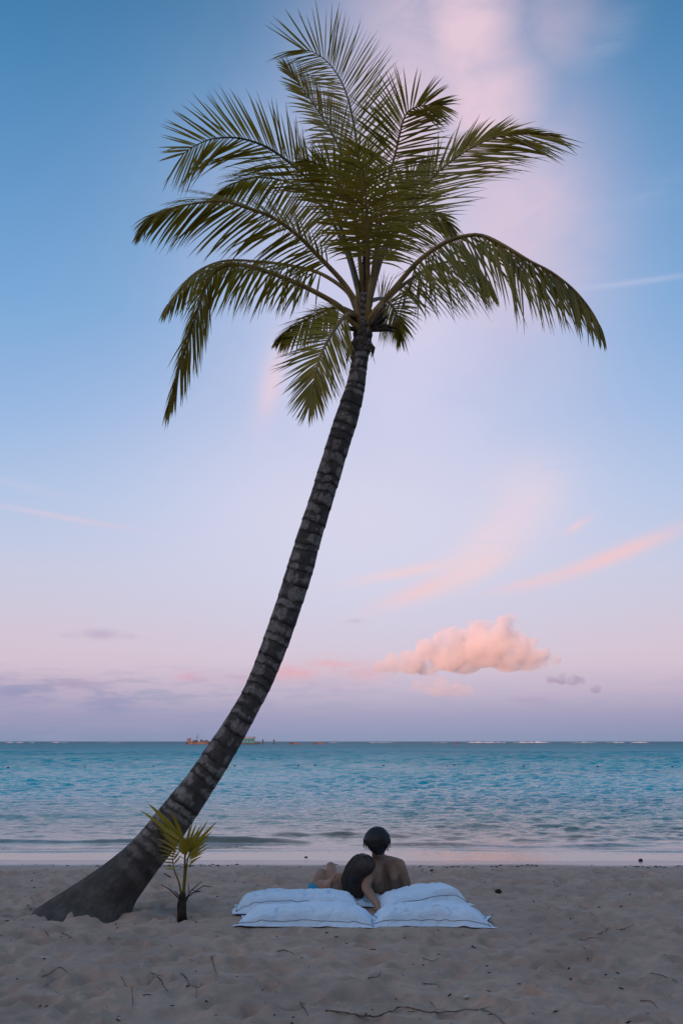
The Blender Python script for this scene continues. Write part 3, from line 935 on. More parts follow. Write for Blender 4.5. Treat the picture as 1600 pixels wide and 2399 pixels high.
LF = [  # base, tip, width, bend
    ((424, 1968), (327, 1898), .046), ((424, 1962), (347, 1880), .050), ((426, 1962), (398, 1894), .036), ((430, 1968), (412, 1915), .028),
    ((420, 1976), (362, 1932), .030), ((418, 1982), (372, 1950), .028), ((416, 1990), (366, 1962), .024), ((414, 1996), (368, 1979), .024), ((412, 2002), (366, 1990), .020),
    ((411, 2008), (372, 2003), .020), ((409, 2014), (374, 2013), .018), ((408, 2022), (377, 2021), .018), ((408, 2030), (380, 2029), .016), ((407, 2036), (384, 2036), .014),
    ((412, 1990), (396, 1950), .026), ((410, 1998), (404, 1946), .022), ((406, 2006), (416, 1965), .020), ((408, 2014), (424, 1990), .018), ((409, 2024), (426, 2004), .016),
    ((436, 1985), (454, 1922), .030), ((438, 1990), (462, 1926), .026), ((440, 1992), (474, 1930), .028), ((442, 1994), (489, 1920), .030), ((444, 1996), (510, 1923), .034),
    ((446, 1998), (500, 1946), .026), ((446, 2002), (495, 1962), .026), ((446, 2006), (490, 1976), .022), ((445, 2010), (493, 1984), .020), ((444, 2014), (482, 1996), .018),
    ((443, 2020), (476, 2006), .018), ((442, 2028), (466, 2010), .014), ((437, 1978), (446, 1932), .026), ((436, 1996), (468, 1944), .024), ((434, 2006), (456, 1962), .022),
    ((430, 1985), (406, 1960), .022), ((432, 2000), (412, 1985), .018), ((433, 2012), (414, 2004), .016), ((436, 2030), (416, 2022), .014), ((437, 2016), (458, 1990), .018)]
for i, (b_, t_, wd) in enumerate(LF):
    db = -0.04 + 0.03 * FR.normal()
    dt = db + FR.normal() * 0.09
    p0, p1 = sp(*b_, db), sp(*t_, dt)
    d = p1 - p0
    T = Vector((0.25 * FR.normal(), 0.55 * FR.normal(), 0.2)) + d.normalized().cross(Vector((0, 1, 0)))
    vs, fs = leaflet_strip(p0, (d.normalized() + Vector((0, 0, 0.06))), T.normalized(), d.length, wd, 0.12, Vector(FR.normal(0, 0.1, 3)), 6)
    me = mesh('leaflet', [v - p0 for v in vs], fs)
    attr(me, 'tone', [0.15 + 0.7 * FR.random()] * len(vs))
    lo = link('leaflet', me, M_leaf_y, sapl)
    lo.matrix_parent_inverse = MS
    lo.location = p0
# broad undivided blade facing the camera
vs, fs = leaflet_strip(sp(434, 2000, -0.06), sp(424, 1950, -0.1) - sp(434, 2000, -0.06), Vector((1, 0.1, 0)), (sp(424, 1950) - sp(434, 2000)).length, 0.085, 0.05, Vector((0, 0, 0)), 6)
me = mesh('blade', vs, fs); attr(me, 'tone', [0.6] * len(vs))
link('blade', me, M_leaf_y, sapl).matrix_parent_inverse = MS
M_twig = pmat('dry_twig', (0.075, 0.052, 0.036), 0.9, 0.15, 0.4, 30.0)
for pts in [[(432, 2108), (455, 2090), (478, 2075), (498, 2078)], [(433, 2110), (450, 2085), (472, 2066)], [(420, 2105), (400, 2085), (378, 2072)], [(421, 2100), (410, 2088)],
            [(433, 2120), (444, 2095), (442, 2072)], [(455, 2090), (470, 2088)], [(400, 2055), (385, 2046)]]:
    q = [sp(x, y, 0.03 * FR.normal()) for x, y in pts]
    sap_part('dead_stalk', MB().tube(q, [0.006 - 0.0013 * i for i in range(len(q))], 5), M_twig)

# ------------------------------------------------------------------ pillows
def mat_linen():
    m = bpy.data.materials.new('white_linen'); m.use_nodes = True
    t = NT(m.node_tree)
    b = t.n('ShaderNodeBsdfPrincipled'); o = t.n('ShaderNodeOutputMaterial')
    P = t.n('ShaderNodeTexCoord').outputs['Object']
    c = t.mix(t.ss(t.noise(P, 5.0, 4), 0.3, 0.7), (0.66, 0.82, 0.95, 1), (0.74, 0.87, 0.97, 1))
    t.put(b.inputs['Base Color'], c)
    b.inputs['Roughness'].default_value = 0.85
    b.inputs['Specular IOR Level'].default_value = 0.15
    b.inputs['Sheen Weight'].default_value = 0.15
    h = t.add(t.noise(P, 14.0, 4, 0.55, 0.8), t.mul(t.noise(P, 220.0, 2), 0.05))
    t.put(b.inputs['Normal'], t.bump(h, 0.7, 0.025))
    t.put(o.inputs[0], b.outputs[0])
    return m
M_linen = mat_linen()
M_trim = pmat('brown_piping', (0.15, 0.10, 0.07), 0.8, 0.2)

def pillow(name_label, c, W, D, T, rotz, seed, seam=0.065, fl=0.065, pitch=0.0, roll=0.0, conc=0.03, front_drop=1.0, side_drop=1.0, z_floor=0.0, pu=2.6):
    """c: centre on the surface it lies on; W, D half sizes; T height"""
    root = empty('pillow', c, name_label, 'pillow', 'white pillows laid on the sand')
    root.rotation_euler = (pitch, roll, rotz)
    nu, nv = 96, 72
    su = np.sign(np.linspace(-1, 1, nu)) * np.abs(np.linspace(-1, 1, nu)) ** 0.8
    sv_ = np.sign(np.linspace(-1, 1, nv)) * np.abs(np.linspace(-1, 1, nv)) ** 0.8
    def surf(U, V, top, off=0.0):
        x, y = U * W, V * D
        ex, ey = W - np.abs(x), D - np.abs(y)
        h_ = 0.05
        k = np.clip(0.5 + 0.5 * (ey - ex) / h_, 0, 1)
        e = ey * (1 - k) + ex * k - h_ * k * (1 - k)
        e = np.maximum(e, 0)
        iu = np.clip(np.abs(x) / (W - fl), 0, 1); iv = np.clip(np.abs(y) / (D - fl), 0, 1)
        bul = np.clip(1 - iu ** pu, 0, 1) ** 0.55 * np.clip(1 - iv ** 3.0, 0, 1) ** 0.5
        sm = seam * (1 - 0.75 * iu ** 5)
        in_fl = np.clip(e / fl, 0, 1)
        drop = np.where(ex < ey, side_drop, np.where(y < 0, front_drop, 0.8))
        zf = sm * (1 - drop * (1 - in_fl) ** 1.1)
        wr1 = fbm(x * 7 + seed, y * 7, 3, seed)
        gath = 1.6 * vnoise(x * 16 + seed, y * 16, seed + 2) * np.exp(-((e - fl * 1.2) / 0.05) ** 2)
        wrk = (0.5 - np.abs(fbm(x * 11 + 2 * y, y * 15 - 2 * x, 3, seed + 31))) * np.exp(-((e - fl * 1.6) / 0.10) ** 2)
        ridge_ = np.abs(fbm(x * 4.5 + 3, y * 6.0, 2, seed + 6))
        dent = -0.045 * np.exp(-(ridge_ / 0.035) ** 2) * bul
        if top:
            z = zf + (T - sm) * bul * (1 + 0.30 * fbm(x * 2.6, y * 2.6, 2, seed + 9)) + bul * 0.022 * wr1 + 0.010 * gath + 0.022 * (wrk - 0.35 * np.exp(-((e - fl * 1.6) / 0.10) ** 2)) * np.clip(bul * 3, 0, 1) + dent * 0.8
            z += 0.030 * fbm(x * 7, y * 7, 2, seed + 12) * (1 - in_fl)
            z = z + off
        else:
            z = zf - 0.004 - (sm - 0.004) * bul * 1.0
            z += 0.030 * fbm(x * 7, y * 7, 2, seed + 12) * (1 - in_fl)
        cx = conc * (1 - V ** 2) * np.sign(x) * np.clip(np.abs(U) * 1.2 - 0.2, 0, 1)
        cy = conc * 0.8 * (1 - U ** 2) * np.sign(y) * np.clip(np.abs(V) * 1.2 - 0.2, 0, 1)
        wob = 0.04 * fbm(x * 5, y * 5, 2, seed + 20) * np.clip(1 - e / 0.12, 0, 1)
        return np.stack([x - cx + wob, y - cy + wob * 0.7, np.maximum(z, 0.004 if not top else 0.008) + z_floor], -1)
    U, V = np.meshgrid(su, sv_)
    Pt, Pb = surf(U, V, True), surf(U, V, False)
    me = grid_mesh('cushion', Pt)
    bm = bmesh.new(); bm.from_mesh(me)
    n0 = len(bm.verts)
    me2 = grid_mesh('tmp', Pb[:, ::-1])
    bm.from_mesh(me2)
    bm.verts.ensure_lookup_table()
    T_ = np.arange(nu * nv).reshape(nv, nu); B_ = (np.arange(nu * nv).reshape(nv, nu) + n0)[:, ::-1]
    def loop(I): return list(I[0, :]) + list(I[1:, -1]) + list(I[-1, -2::-1]) + list(I[-2:0:-1, 0])
    a, b = loop(T_), loop(B_)
    for i in range(len(a)):
        j = (i + 1) % len(a)
        try: bm.faces.new([bm.verts[a[j]], bm.verts[a[i]], bm.verts[b[i]], bm.verts[b[j]]]).smooth = True
        except ValueError: pass
    bm.normal_update(); bm.to_mesh(me); bm.free(); bpy.data.meshes.remove(me2)
    link('cushion', me, M_linen, root).matrix_parent_inverse = Matrix()
    # piping in the flange
    f_ = 0.75 * fl
    uu, vv = 1 - f_ / W, 1 - f_ / D
    m_ = 70
    lp = [(x, -vv) for x in np.linspace(-uu, uu, m_)] + [(uu, y) for y in np.linspace(-vv, vv, m_)][1:] + [(x, vv) for x in np.linspace(uu, -uu, m_)][1:] + [(-uu, y) for y in np.linspace(vv, -vv, m_)][1:]
    PU = np.array([p[0] for p in lp]); PV = np.array([p[1] for p in lp])
    L_ = surf(PU, PV, True, 0.004)
    MB().tube([Vector(p) for p in L_], 0.0021, 5, False).build('piping', M_trim, root).matrix_parent_inverse = Matrix()
    return root
def base_x(px, Y): return at(px, 2100, Y).x
pillow('large white pillow in front at the left, nearest the sapling', (base_x(720, 8.75), 8.75, 0.0), 0.585, 0.27, 0.152, R(-2.5), 3, fl=0.036, conc=0.03, seam=0.055)
pillow('white pillow in front at the right with its corner spread on the sand', (base_x(1005, 8.73), 8.73, 0.0), 0.53, 0.27, 0.150, R(-3), 8, conc=0.06, fl=0.045, seam=0.06, pu=2.2)
pillow('long white pillow behind the front left one, under the reclining woman', (base_x(698, 9.27), 9.27, 0.015), 0.58, 0.25, 0.160, R(2), 14, seam=0.115, pitch=R(0), fl=0.045, pu=4.0, front_drop=0.8, side_drop=0.9)
pillow('white pillow behind the front right one, beside the seated man', (base_x(985, 9.28), 9.28, 0.02), 0.42, 0.25, 0.185, R(10), 19, seam=0.13, pitch=R(0), roll=R(-7), front_drop=0.75, side_drop=0.85, fl=0.045, pu=3.2)

# rumpled white sheet under the couple
def sheet():
    n = 70
    x = np.linspace(-0.62, 0.72, n); y = np.linspace(9.45, 11.25, n)
    X, Y = np.meshgrid(x, y)
    rg = np.abs(fbm(X * 4, Y * 3, 3, 90))
    Z = 0.03 + 0.10 * np.exp(-(rg / 0.09) ** 2) * 0.5 + 0.02 * fbm(X * 9, Y * 9, 2, 95)
    Z += 0.03 * np.exp(-((X + 0.40) / 0.09) ** 2)
    Z += 0.02 * np.exp(-((X + 0.36) / 0.08) ** 2 - ((Y - 9.7) / 0.1) ** 2)
    ed = np.minimum(np.minimum(X - x[0], x[-1] - X), np.minimum(Y - y[0], y[-1] - Y))
    Z = np.minimum(Z, 0.085) * sstep(ed, -0.02, 0.10)
    Y = 9.45 + (Y - 9.45) * (0.28 + 0.62 * sstep(X, -0.42, -0.15))
    X = X + 0.04 * fbm(Y * 4, X * 2, 2, 98); Y = Y + 0.04 * fbm(X * 4, Y * 2, 2, 99)
    Zs = np.vectorize(sand_z)(X, Y) * 0.2
    o = link('bed_sheet', grid_mesh('bed_sheet', np.stack([X, Y, Z + Zs + 0.004], -1)), M_linen)
    md = o.modifiers.new('thick', 'SOLIDIFY'); md.thickness = 0.004; md.offset = 1
    tag(o, 'rumpled white sheet spread under the couple behind the pillows', 'sheet')
sheet()

# ------------------------------------------------------------------ people
M_skin_m = pmat('tanned_skin', (0.345, 0.195, 0.125), 0.5, 0.35, 0.14, 14.0, 0.15, 120, 0.003, sss=0.08)
M_skin_f = pmat('warm_tan_skin', (0.335, 0.175, 0.10), 0.5, 0.35, 0.12, 14.0, 0.1, 120, 0.003, sss=0.08)
M_hair = pmat('dark_brown_hair', (0.016, 0.011, 0.009), 0.45, 0.35, 0.4, 30.0, 0.5, 160, 0.004)
M_hair_l = pmat('long_brown_hair', (0.030, 0.020, 0.015), 0.42, 0.4, 0.6, 18.0, 0.4, 160, 0.004)
M_shorts = pmat('navy_swim_shorts', (0.03, 0.04, 0.07), 0.85, 0.2, 0.2, 20)
M_bikini = pmat('turquoise_bikini', (0.02, 0.26, 0.42), 0.7, 0.3, 0.35, 40)
M_black = pmat('black_strap', (0.012, 0.012, 0.014), 0.7, 0.3)

def remeshed(name, mb, voxel, smooth=6, fac=0.5):
    me = mesh('tmp_body', mb.v, mb.f)
    o = bpy.data.objects.new('tmp_body', me); COL.objects.link(o)
    m1 = o.modifiers.new('r', 'REMESH'); m1.mode = 'VOXEL'; m1.voxel_size = voxel; m1.use_smooth_shade = True
    m2 = o.modifiers.new('s', 'SMOOTH'); m2.factor = fac; m2.iterations = smooth
    dg = bpy.context.evaluated_depsgraph_get(); dg.update()
    out = bpy.data.meshes.new_from_object(o.evaluated_get(dg))
    out.name = name
    bpy.data.objects.remove(o); bpy.data.meshes.remove(me)
    out.polygons.foreach_set('use_smooth', [True] * len(out.polygons))
    return out
def cone(mb, a, b, r0, r1, seg=14, n=6):
    """a limb segment with rounded ends"""
    a, b = Vector(a), Vector(b)
    t = (b - a).normalized()
    pts, rr = [], []
    for k in range(4):
        an = math.pi / 2 * (1 - k / 4.0)
        pts.append(a - t * r0 * math.sin(an)); rr.append(max(r0 * math.cos(an), 0.0008))
    for i in range(n + 1):
        pts.append(a.lerp(b, i / n)); rr.append(r0 + (r1 - r0) * i / n)
    for k in range(1, 5):
        an = math.pi / 2 * k / 4.0
        pts.append(b + t * r1 * math.sin(an)); rr.append(max(r1 * math.cos(an), 0.0008))
    mb.tube(pts, rr, seg)
def hand(mb, wrist, d, n, s=1.0, thumb=1):
    """palm with five bent fingers; d points along the fingers, n out of the back of the hand"""
    d = Vector(d).normalized(); n = Vector(n).normalized(); n = (n - d * n.dot(d)).normalized()
    w_ = d.cross(n)
    wrist = Vector(wrist)
    for o_ in (-0.026, -0.009, 0.009, 0.026):
        cone(mb, wrist + w_ * o_ * 0.6 * s, wrist + d * 0.085 * s + w_ * o_ * s, 0.015 * s, 0.012 * s, 8, 2)
    for o_, l in zip((-0.028, -0.0095, 0.0095, 0.028), (0.058, 0.076, 0.082, 0.072)):
        k0 = wrist + d * 0.088 * s + w_ * o_ * s
        k1 = k0 + (d * 0.95 + n * 0.12 + w_ * o_ * 3).normalized() * l * 0.45 * s
        k2 = k1 + (d * 0.9 - n * 0.35 + w_ * o_ * 3).normalized() * l * 0.32 * s
        k3 = k2 + (d * 0.75 - n * 0.55).normalized() * l * 0.25 * s
        cone(mb, k0, k1, 0.0095 * s, 0.0088 * s, 8, 2); cone(mb, k1, k2, 0.0088 * s, 0.008 * s, 8, 2); cone(mb, k2, k3, 0.008 * s, 0.0068 * s, 8, 2)
    t0 = wrist + d * 0.025 * s + w_ * 0.026 * thumb * s
    t1 = t0 + (d * 0.6 + w_ * 0.75 * thumb).normalized() * 0.045 * s
    t2 = t1 + (d * 0.85 + w_ * 0.35 * thumb).normalized() * 0.032 * s
    cone(mb, t0, t1, 0.0135 * s, 0.0105 * s, 8, 2); cone(mb, t1, t2, 0.0105 * s, 0.0085 * s, 8, 2)
def foot(mb, ank, d, s=1.0):
    d = Vector(d).normalized(); ank = Vector(ank)
    up = Vector((0, 0, 1)); sd = d.cross(up).normalized()
    cone(mb, ank - d * 0.045 * s - up * 0.03, ank + d * 0.11 * s - up * 0.035, 0.032 * s, 0.027 * s, 10, 3)
    for o_, l in zip((-0.03, -0.015, 0.0, 0.016, 0.032), (0.165, 0.172, 0.175, 0.178, 0.182)):
        cone(mb, ank + d * 0.08 * s + sd * o_ * 0.7 - up * 0.04, ank + d * l * s + sd * o_ - up * 0.05, 0.017 * s, 0.011 * s, 8, 2)
def head(mb, c, up, fwd, s=1.0):
    """skull, jaw, face; fwd is where the face looks"""
    c = Vector(c); up = Vector(up).normalized(); fwd = Vector(fwd); fwd = (fwd - up * fwd.dot(up)).normalized()
    sd = fwd.cross(up)
    M = Matrix((sd, fwd, up)).transposed()
    mb.ellipsoid(c + up * 0.015 * s, (0.078 * s, 0.097 * s, 0.092 * s), 20, 14, M)
    mb.ellipsoid(c + fwd * 0.035 * s - up * 0.045 * s, (0.062 * s, 0.060 * s, 0.072 * s), 18, 12, M)
    mb.ellipsoid(c + fwd * 0.068 * s - up * 0.095 * s, (0.026 * s, 0.024 * s, 0.020 * s), 12, 8, M)
    cone(mb, c + fwd * 0.090 * s + up * 0.005 * s, c + fwd * 0.112 * s - up * 0.035 * s, 0.009 * s, 0.014 * s, 8, 2)
    for sg in (-1, 1):
        cone(mb, c + fwd * 0.086 * s + sd * 0.018 * sg * s + up * 0.020 * s, c + fwd * 0.074 * s + sd * 0.048 * sg * s + up * 0.022 * s, 0.011 * s, 0.010 * s, 8, 2)
        mb.ellipsoid(c + sd * 0.082 * sg * s - fwd * 0.004 * s - up * 0.014 * s, (0.012 * s, 0.020 * s, 0.031 * s), 12, 8, M)
    cone(mb, c + fwd * 0.098 * s - up * 0.060 * s + sd * 0.018 * s, c + fwd * 0.098 * s - up * 0.060 * s - sd * 0.018 * s, 0.0085 * s, 0.0085 * s, 8, 2)
def shell(body, name, mat, parent, pred, off):
    """a garment: the skin faces inside pred, lifted off the skin"""
    bm = bmesh.new(); bm.from_mesh(body)
    bm.normal_update()
    dele = [f for f in bm.faces if not all(pred(v.co) for v in f.verts)]
    bmesh.ops.delete(bm, geom=dele, context='FACES')
    for v in bm.verts: v.co += v.normal * off
    me = bpy.data.meshes.new(name); bm.to_mesh(me); bm.free()
    o = link(name, me, mat, parent)
    o.matrix_parent_inverse = Matrix.Translation(-parent.location)
    return o
def strands(name, specs, mat, parent, wdt=0.004):
    """hair locks: thin tapered strips along given paths"""
    V, F = [], []
    for path, w0 in specs:
        n = len(path); b0 = len(V)
        for i, p in enumerate(path):
            t = (path[min(i + 1, n - 1)] - path[max(i - 1, 0)]).normalized()
            s_ = t.cross((p - CAMV).normalized()).normalized()
            ww = w0 * (1 - (i / (n - 1)) ** 2 * 0.9)
            V += [p + s_ * ww, p - s_ * ww]
        for i in range(n - 1):
            a = b0 + i * 2
            F.append((a, a + 1, a + 3, a + 2))
    o = link(name, mesh(name, V, F), mat, parent)
    o.matrix_parent_inverse = Matrix.Translation(-parent.location)
    return o
def stack(rows, Yc, deps, seed, amp, parent, name, mat, seg=44):
    """volume stacked from measured rows (y, left x, right x)"""
    n = 46
    ys_ = np.array([r[0] for r in rows], float)
    yy = np.linspace(ys_[0], ys_[-1], n)
    l = np.interp(yy, ys_, [r[1] for r in rows]); r_ = np.interp(yy, ys_, [r[2] for r in rows])
    dp = np.interp(yy, ys_, deps); yc = np.interp(yy, ys_, Yc)
    P = np.zeros((n, seg, 3))
    for i in range(n):
        a, b = at(l[i], yy[i], yc[i]), at(r_[i], yy[i], yc[i])
        cx, hx = (a.x + b.x) / 2, max((b.x - a.x) / 2, 0.003)
        for k in range(seg):
            an = 2 * math.pi * k / seg
            e = 1 + amp * mnoise.noise(Vector((math.cos(an) * 4 + seed, math.sin(an) * 4, yy[i] * 0.03))) + amp * 0.6 * mnoise.noise(Vector((math.cos(an) * 13, math.sin(an) * 13 + seed, yy[i] * 0.02)))
            P[i, k] = (cx + hx * e * math.cos(an), yc[i] + dp[i] * e * math.sin(an), a.z)
    me = grid_mesh(name, P, True)
    bm = bmesh.new(); bm.from_mesh(me)
    bmesh.ops.holes_fill(bm, edges=bm.edges[:]); bmesh.ops.recalc_face_normals(bm, faces=bm.faces[:]); bm.to_mesh(me); bm.free()
    me.polygons.foreach_set('use_smooth', [True] * len(me.polygons))
    o = link(name, me, mat, parent)
    o.matrix_parent_inverse = Matrix.Translation(-parent.location)
    return o, P

def build_man():
    pelvis = at(915, 2112, 10.08); pelvis.z = 0.13
    root = empty('person', (pelvis.x, pelvis.y, 0.03), 'bare-backed person with short dark hair sitting up, leaning back on the left arm', 'person', 'couple reclining on the pillows')
    mb = MB()
    hc = at(885, 1970, 9.60)
    c7 = at(887, 2013, 9.66)
    sL, sR = at(865, 2036, 9.62), at(936, 2026, 9.66)
    th = at(903, 2055, 9.75)
    wa = at(911, 2100, 9.95)
    head(mb, hc - Vector((0, 0, 0.01)), Vector((-0.05, 0.0, 1)), Vector((0.08, 1, -0.12)), 1.1)
    cone(mb, hc - Vector((0, -0.0, 0.06)), c7 + Vector((0, 0.03, -0.02)), 0.058, 0.062)
    cone(mb, c7, sL + Vector((0.03, 0.01, 0.02)), 0.052, 0.045); cone(mb, c7, sR + Vector((-0.03, 0.01, 0.02)), 0.052, 0.045)
    sL_i, sR_i = sL + Vector((0.055, 0.03, -0.03)), sR + Vector((-0.055, 0.03, -0.03))
    hL, hR = pelvis + Vector((-0.085, 0, 0)), pelvis + Vector((0.085, 0, 0))
    wl, wr_ = wa + Vector((-0.075, 0, 0)), wa + Vector((0.075, 0, 0))
    for s_, w2, h2 in ((sL_i, wl, hL), (sR_i, wr_, hR)):
        cone(mb, s_, s_.lerp(w2, 0.5) + Vector((0, 0.01, 0)), 0.078, 0.088); cone(mb, s_.lerp(w2, 0.5) + Vector((0, 0.01, 0)), w2, 0.088, 0.075); cone(mb, w2, h2, 0.078, 0.098)
        cone(mb, s_ + Vector((0, 0.09, -0.02)), w2 + Vector((0, 0.04, 0.02)), 0.07, 0.07)
        mb.ellipsoid(s_ + Vector((0, -0.052, -0.045)), (0.045, 0.022, 0.07), 12, 8)      # shoulder blade
    cone(mb, c7 + Vector((0, 0.03, -0.03)), wa, 0.075, 0.085); cone(mb, wa, pelvis, 0.085, 0.10)
    # arm propped behind
    eL, wL = at(857, 2080, 9.44), at(884, 2126, 9.27)
    wL.z = max(wL.z, 0.055)
    cone(mb, sL, sL.lerp(eL, 0.4), 0.056, 0.052); cone(mb, sL.lerp(eL, 0.4), eL, 0.052, 0.042); cone(mb, eL, eL.lerp(wL, 0.35), 0.043, 0.042); cone(mb, eL.lerp(wL, 0.35), wL, 0.042, 0.028)
    hand(mb, wL + Vector((0.005, -0.01, -0.012)), Vector((0.35, -0.9, -0.28)), Vector((0, 0.1, 1)), 1.0, 1)
    eR = at(957, 2082, 9.74); wR = at(945, 2100, 9.98)
    cone(mb, sR, sR.lerp(eR, 0.4), 0.055, 0.050); cone(mb, sR.lerp(eR, 0.4), eR, 0.050, 0.041); cone(mb, eR, wR, 0.041, 0.027)
    hand(mb, wR, Vector((-0.2, 1, -0.15)), Vector((0.3, 0, 1)), 1.0, -1)
    for h2, sg in ((hL, -1), (hR, 1)):
        kn = h2 + Vector((-0.02 + 0.02 * sg, 0.42, 0.0)); an = kn + Vector((0.0, 0.42, -0.10))
        cone(mb, h2, kn, 0.088, 0.058); cone(mb, kn, kn.lerp(an, 0.35), 0.056, 0.056); cone(mb, kn.lerp(an, 0.35), an, 0.056, 0.036)
        foot(mb, an, Vector((0.1 * sg, 0.9, 0.15)))
    me = remeshed('body', mb, 0.0075, 8, 0.5)
    b = link('body', me, M_skin_m, root); b.matrix_parent_inverse = Matrix.Translation(-root.location)
    shell(me, 'swim_shorts', M_shorts, root, lambda c: c.z < 0.30 and 9.97 < c.y < 10.42 and abs(c.x - pelvis.x) < 0.30 and c.y > 10.02 - (c.z - 0.13) * 0.4 and c.z > 0.0 and not (c.x > pelvis.x + 0.19), 0.006)
    rows = [(1936, 878, 890), (1939, 870, 898), (1945, 862, 905), (1955, 855, 912), (1966, 852, 914.5), (1975, 854, 913), (1982, 860, 908), (1989, 865, 905), (1996, 871, 901), (2002, 879, 895)]
    hr, P = stack(rows, [9.60, 9.60, 9.60, 9.59, 9.58, 9.57, 9.55, 9.55, 9.555, 9.56], [0.02, 0.05, 0.08, 0.10, 0.105, 0.10, 0.085, 0.065, 0.05, 0.03], 3, 0.06, root, 'hair', M_hair)
    hr['label'] = 'short thick dark hair'
    specs = []
    for k in range(520):
        i = FR.integers(2, 42); j = FR.integers(0, P.shape[1])
        p = Vector(P[i, j])
        cx = Vector(P[i].mean(0)); out = (p - cx); out.z = 0; out = out.normalized()
        if out.y > 0.35 and i > 18 or i > 33: continue
        l = 0.03 + 0.03 * FR.random()
        dwn = Vector((0.12 * FR.normal(), 0.1 * FR.normal(), -1 if i > 8 else -0.4)).normalized()
        pts = [p + out * 0.001, p + dwn * l * 0.5 + out * 0.002, p + dwn * l + out * (0.0005 + 0.002 * FR.random())]
        if i <= 8: continue
        if i <= 8: pts = [p, p + out * l * 0.5 + Vector((0, 0, 0.0)), p + out * l + Vector((0.01 * FR.normal(), 0, -0.014))]
        specs.append((pts, 0.0022))
    so = strands('hair_locks', specs, M_hair, root); so['kind'] = 'stuff'
build_man()

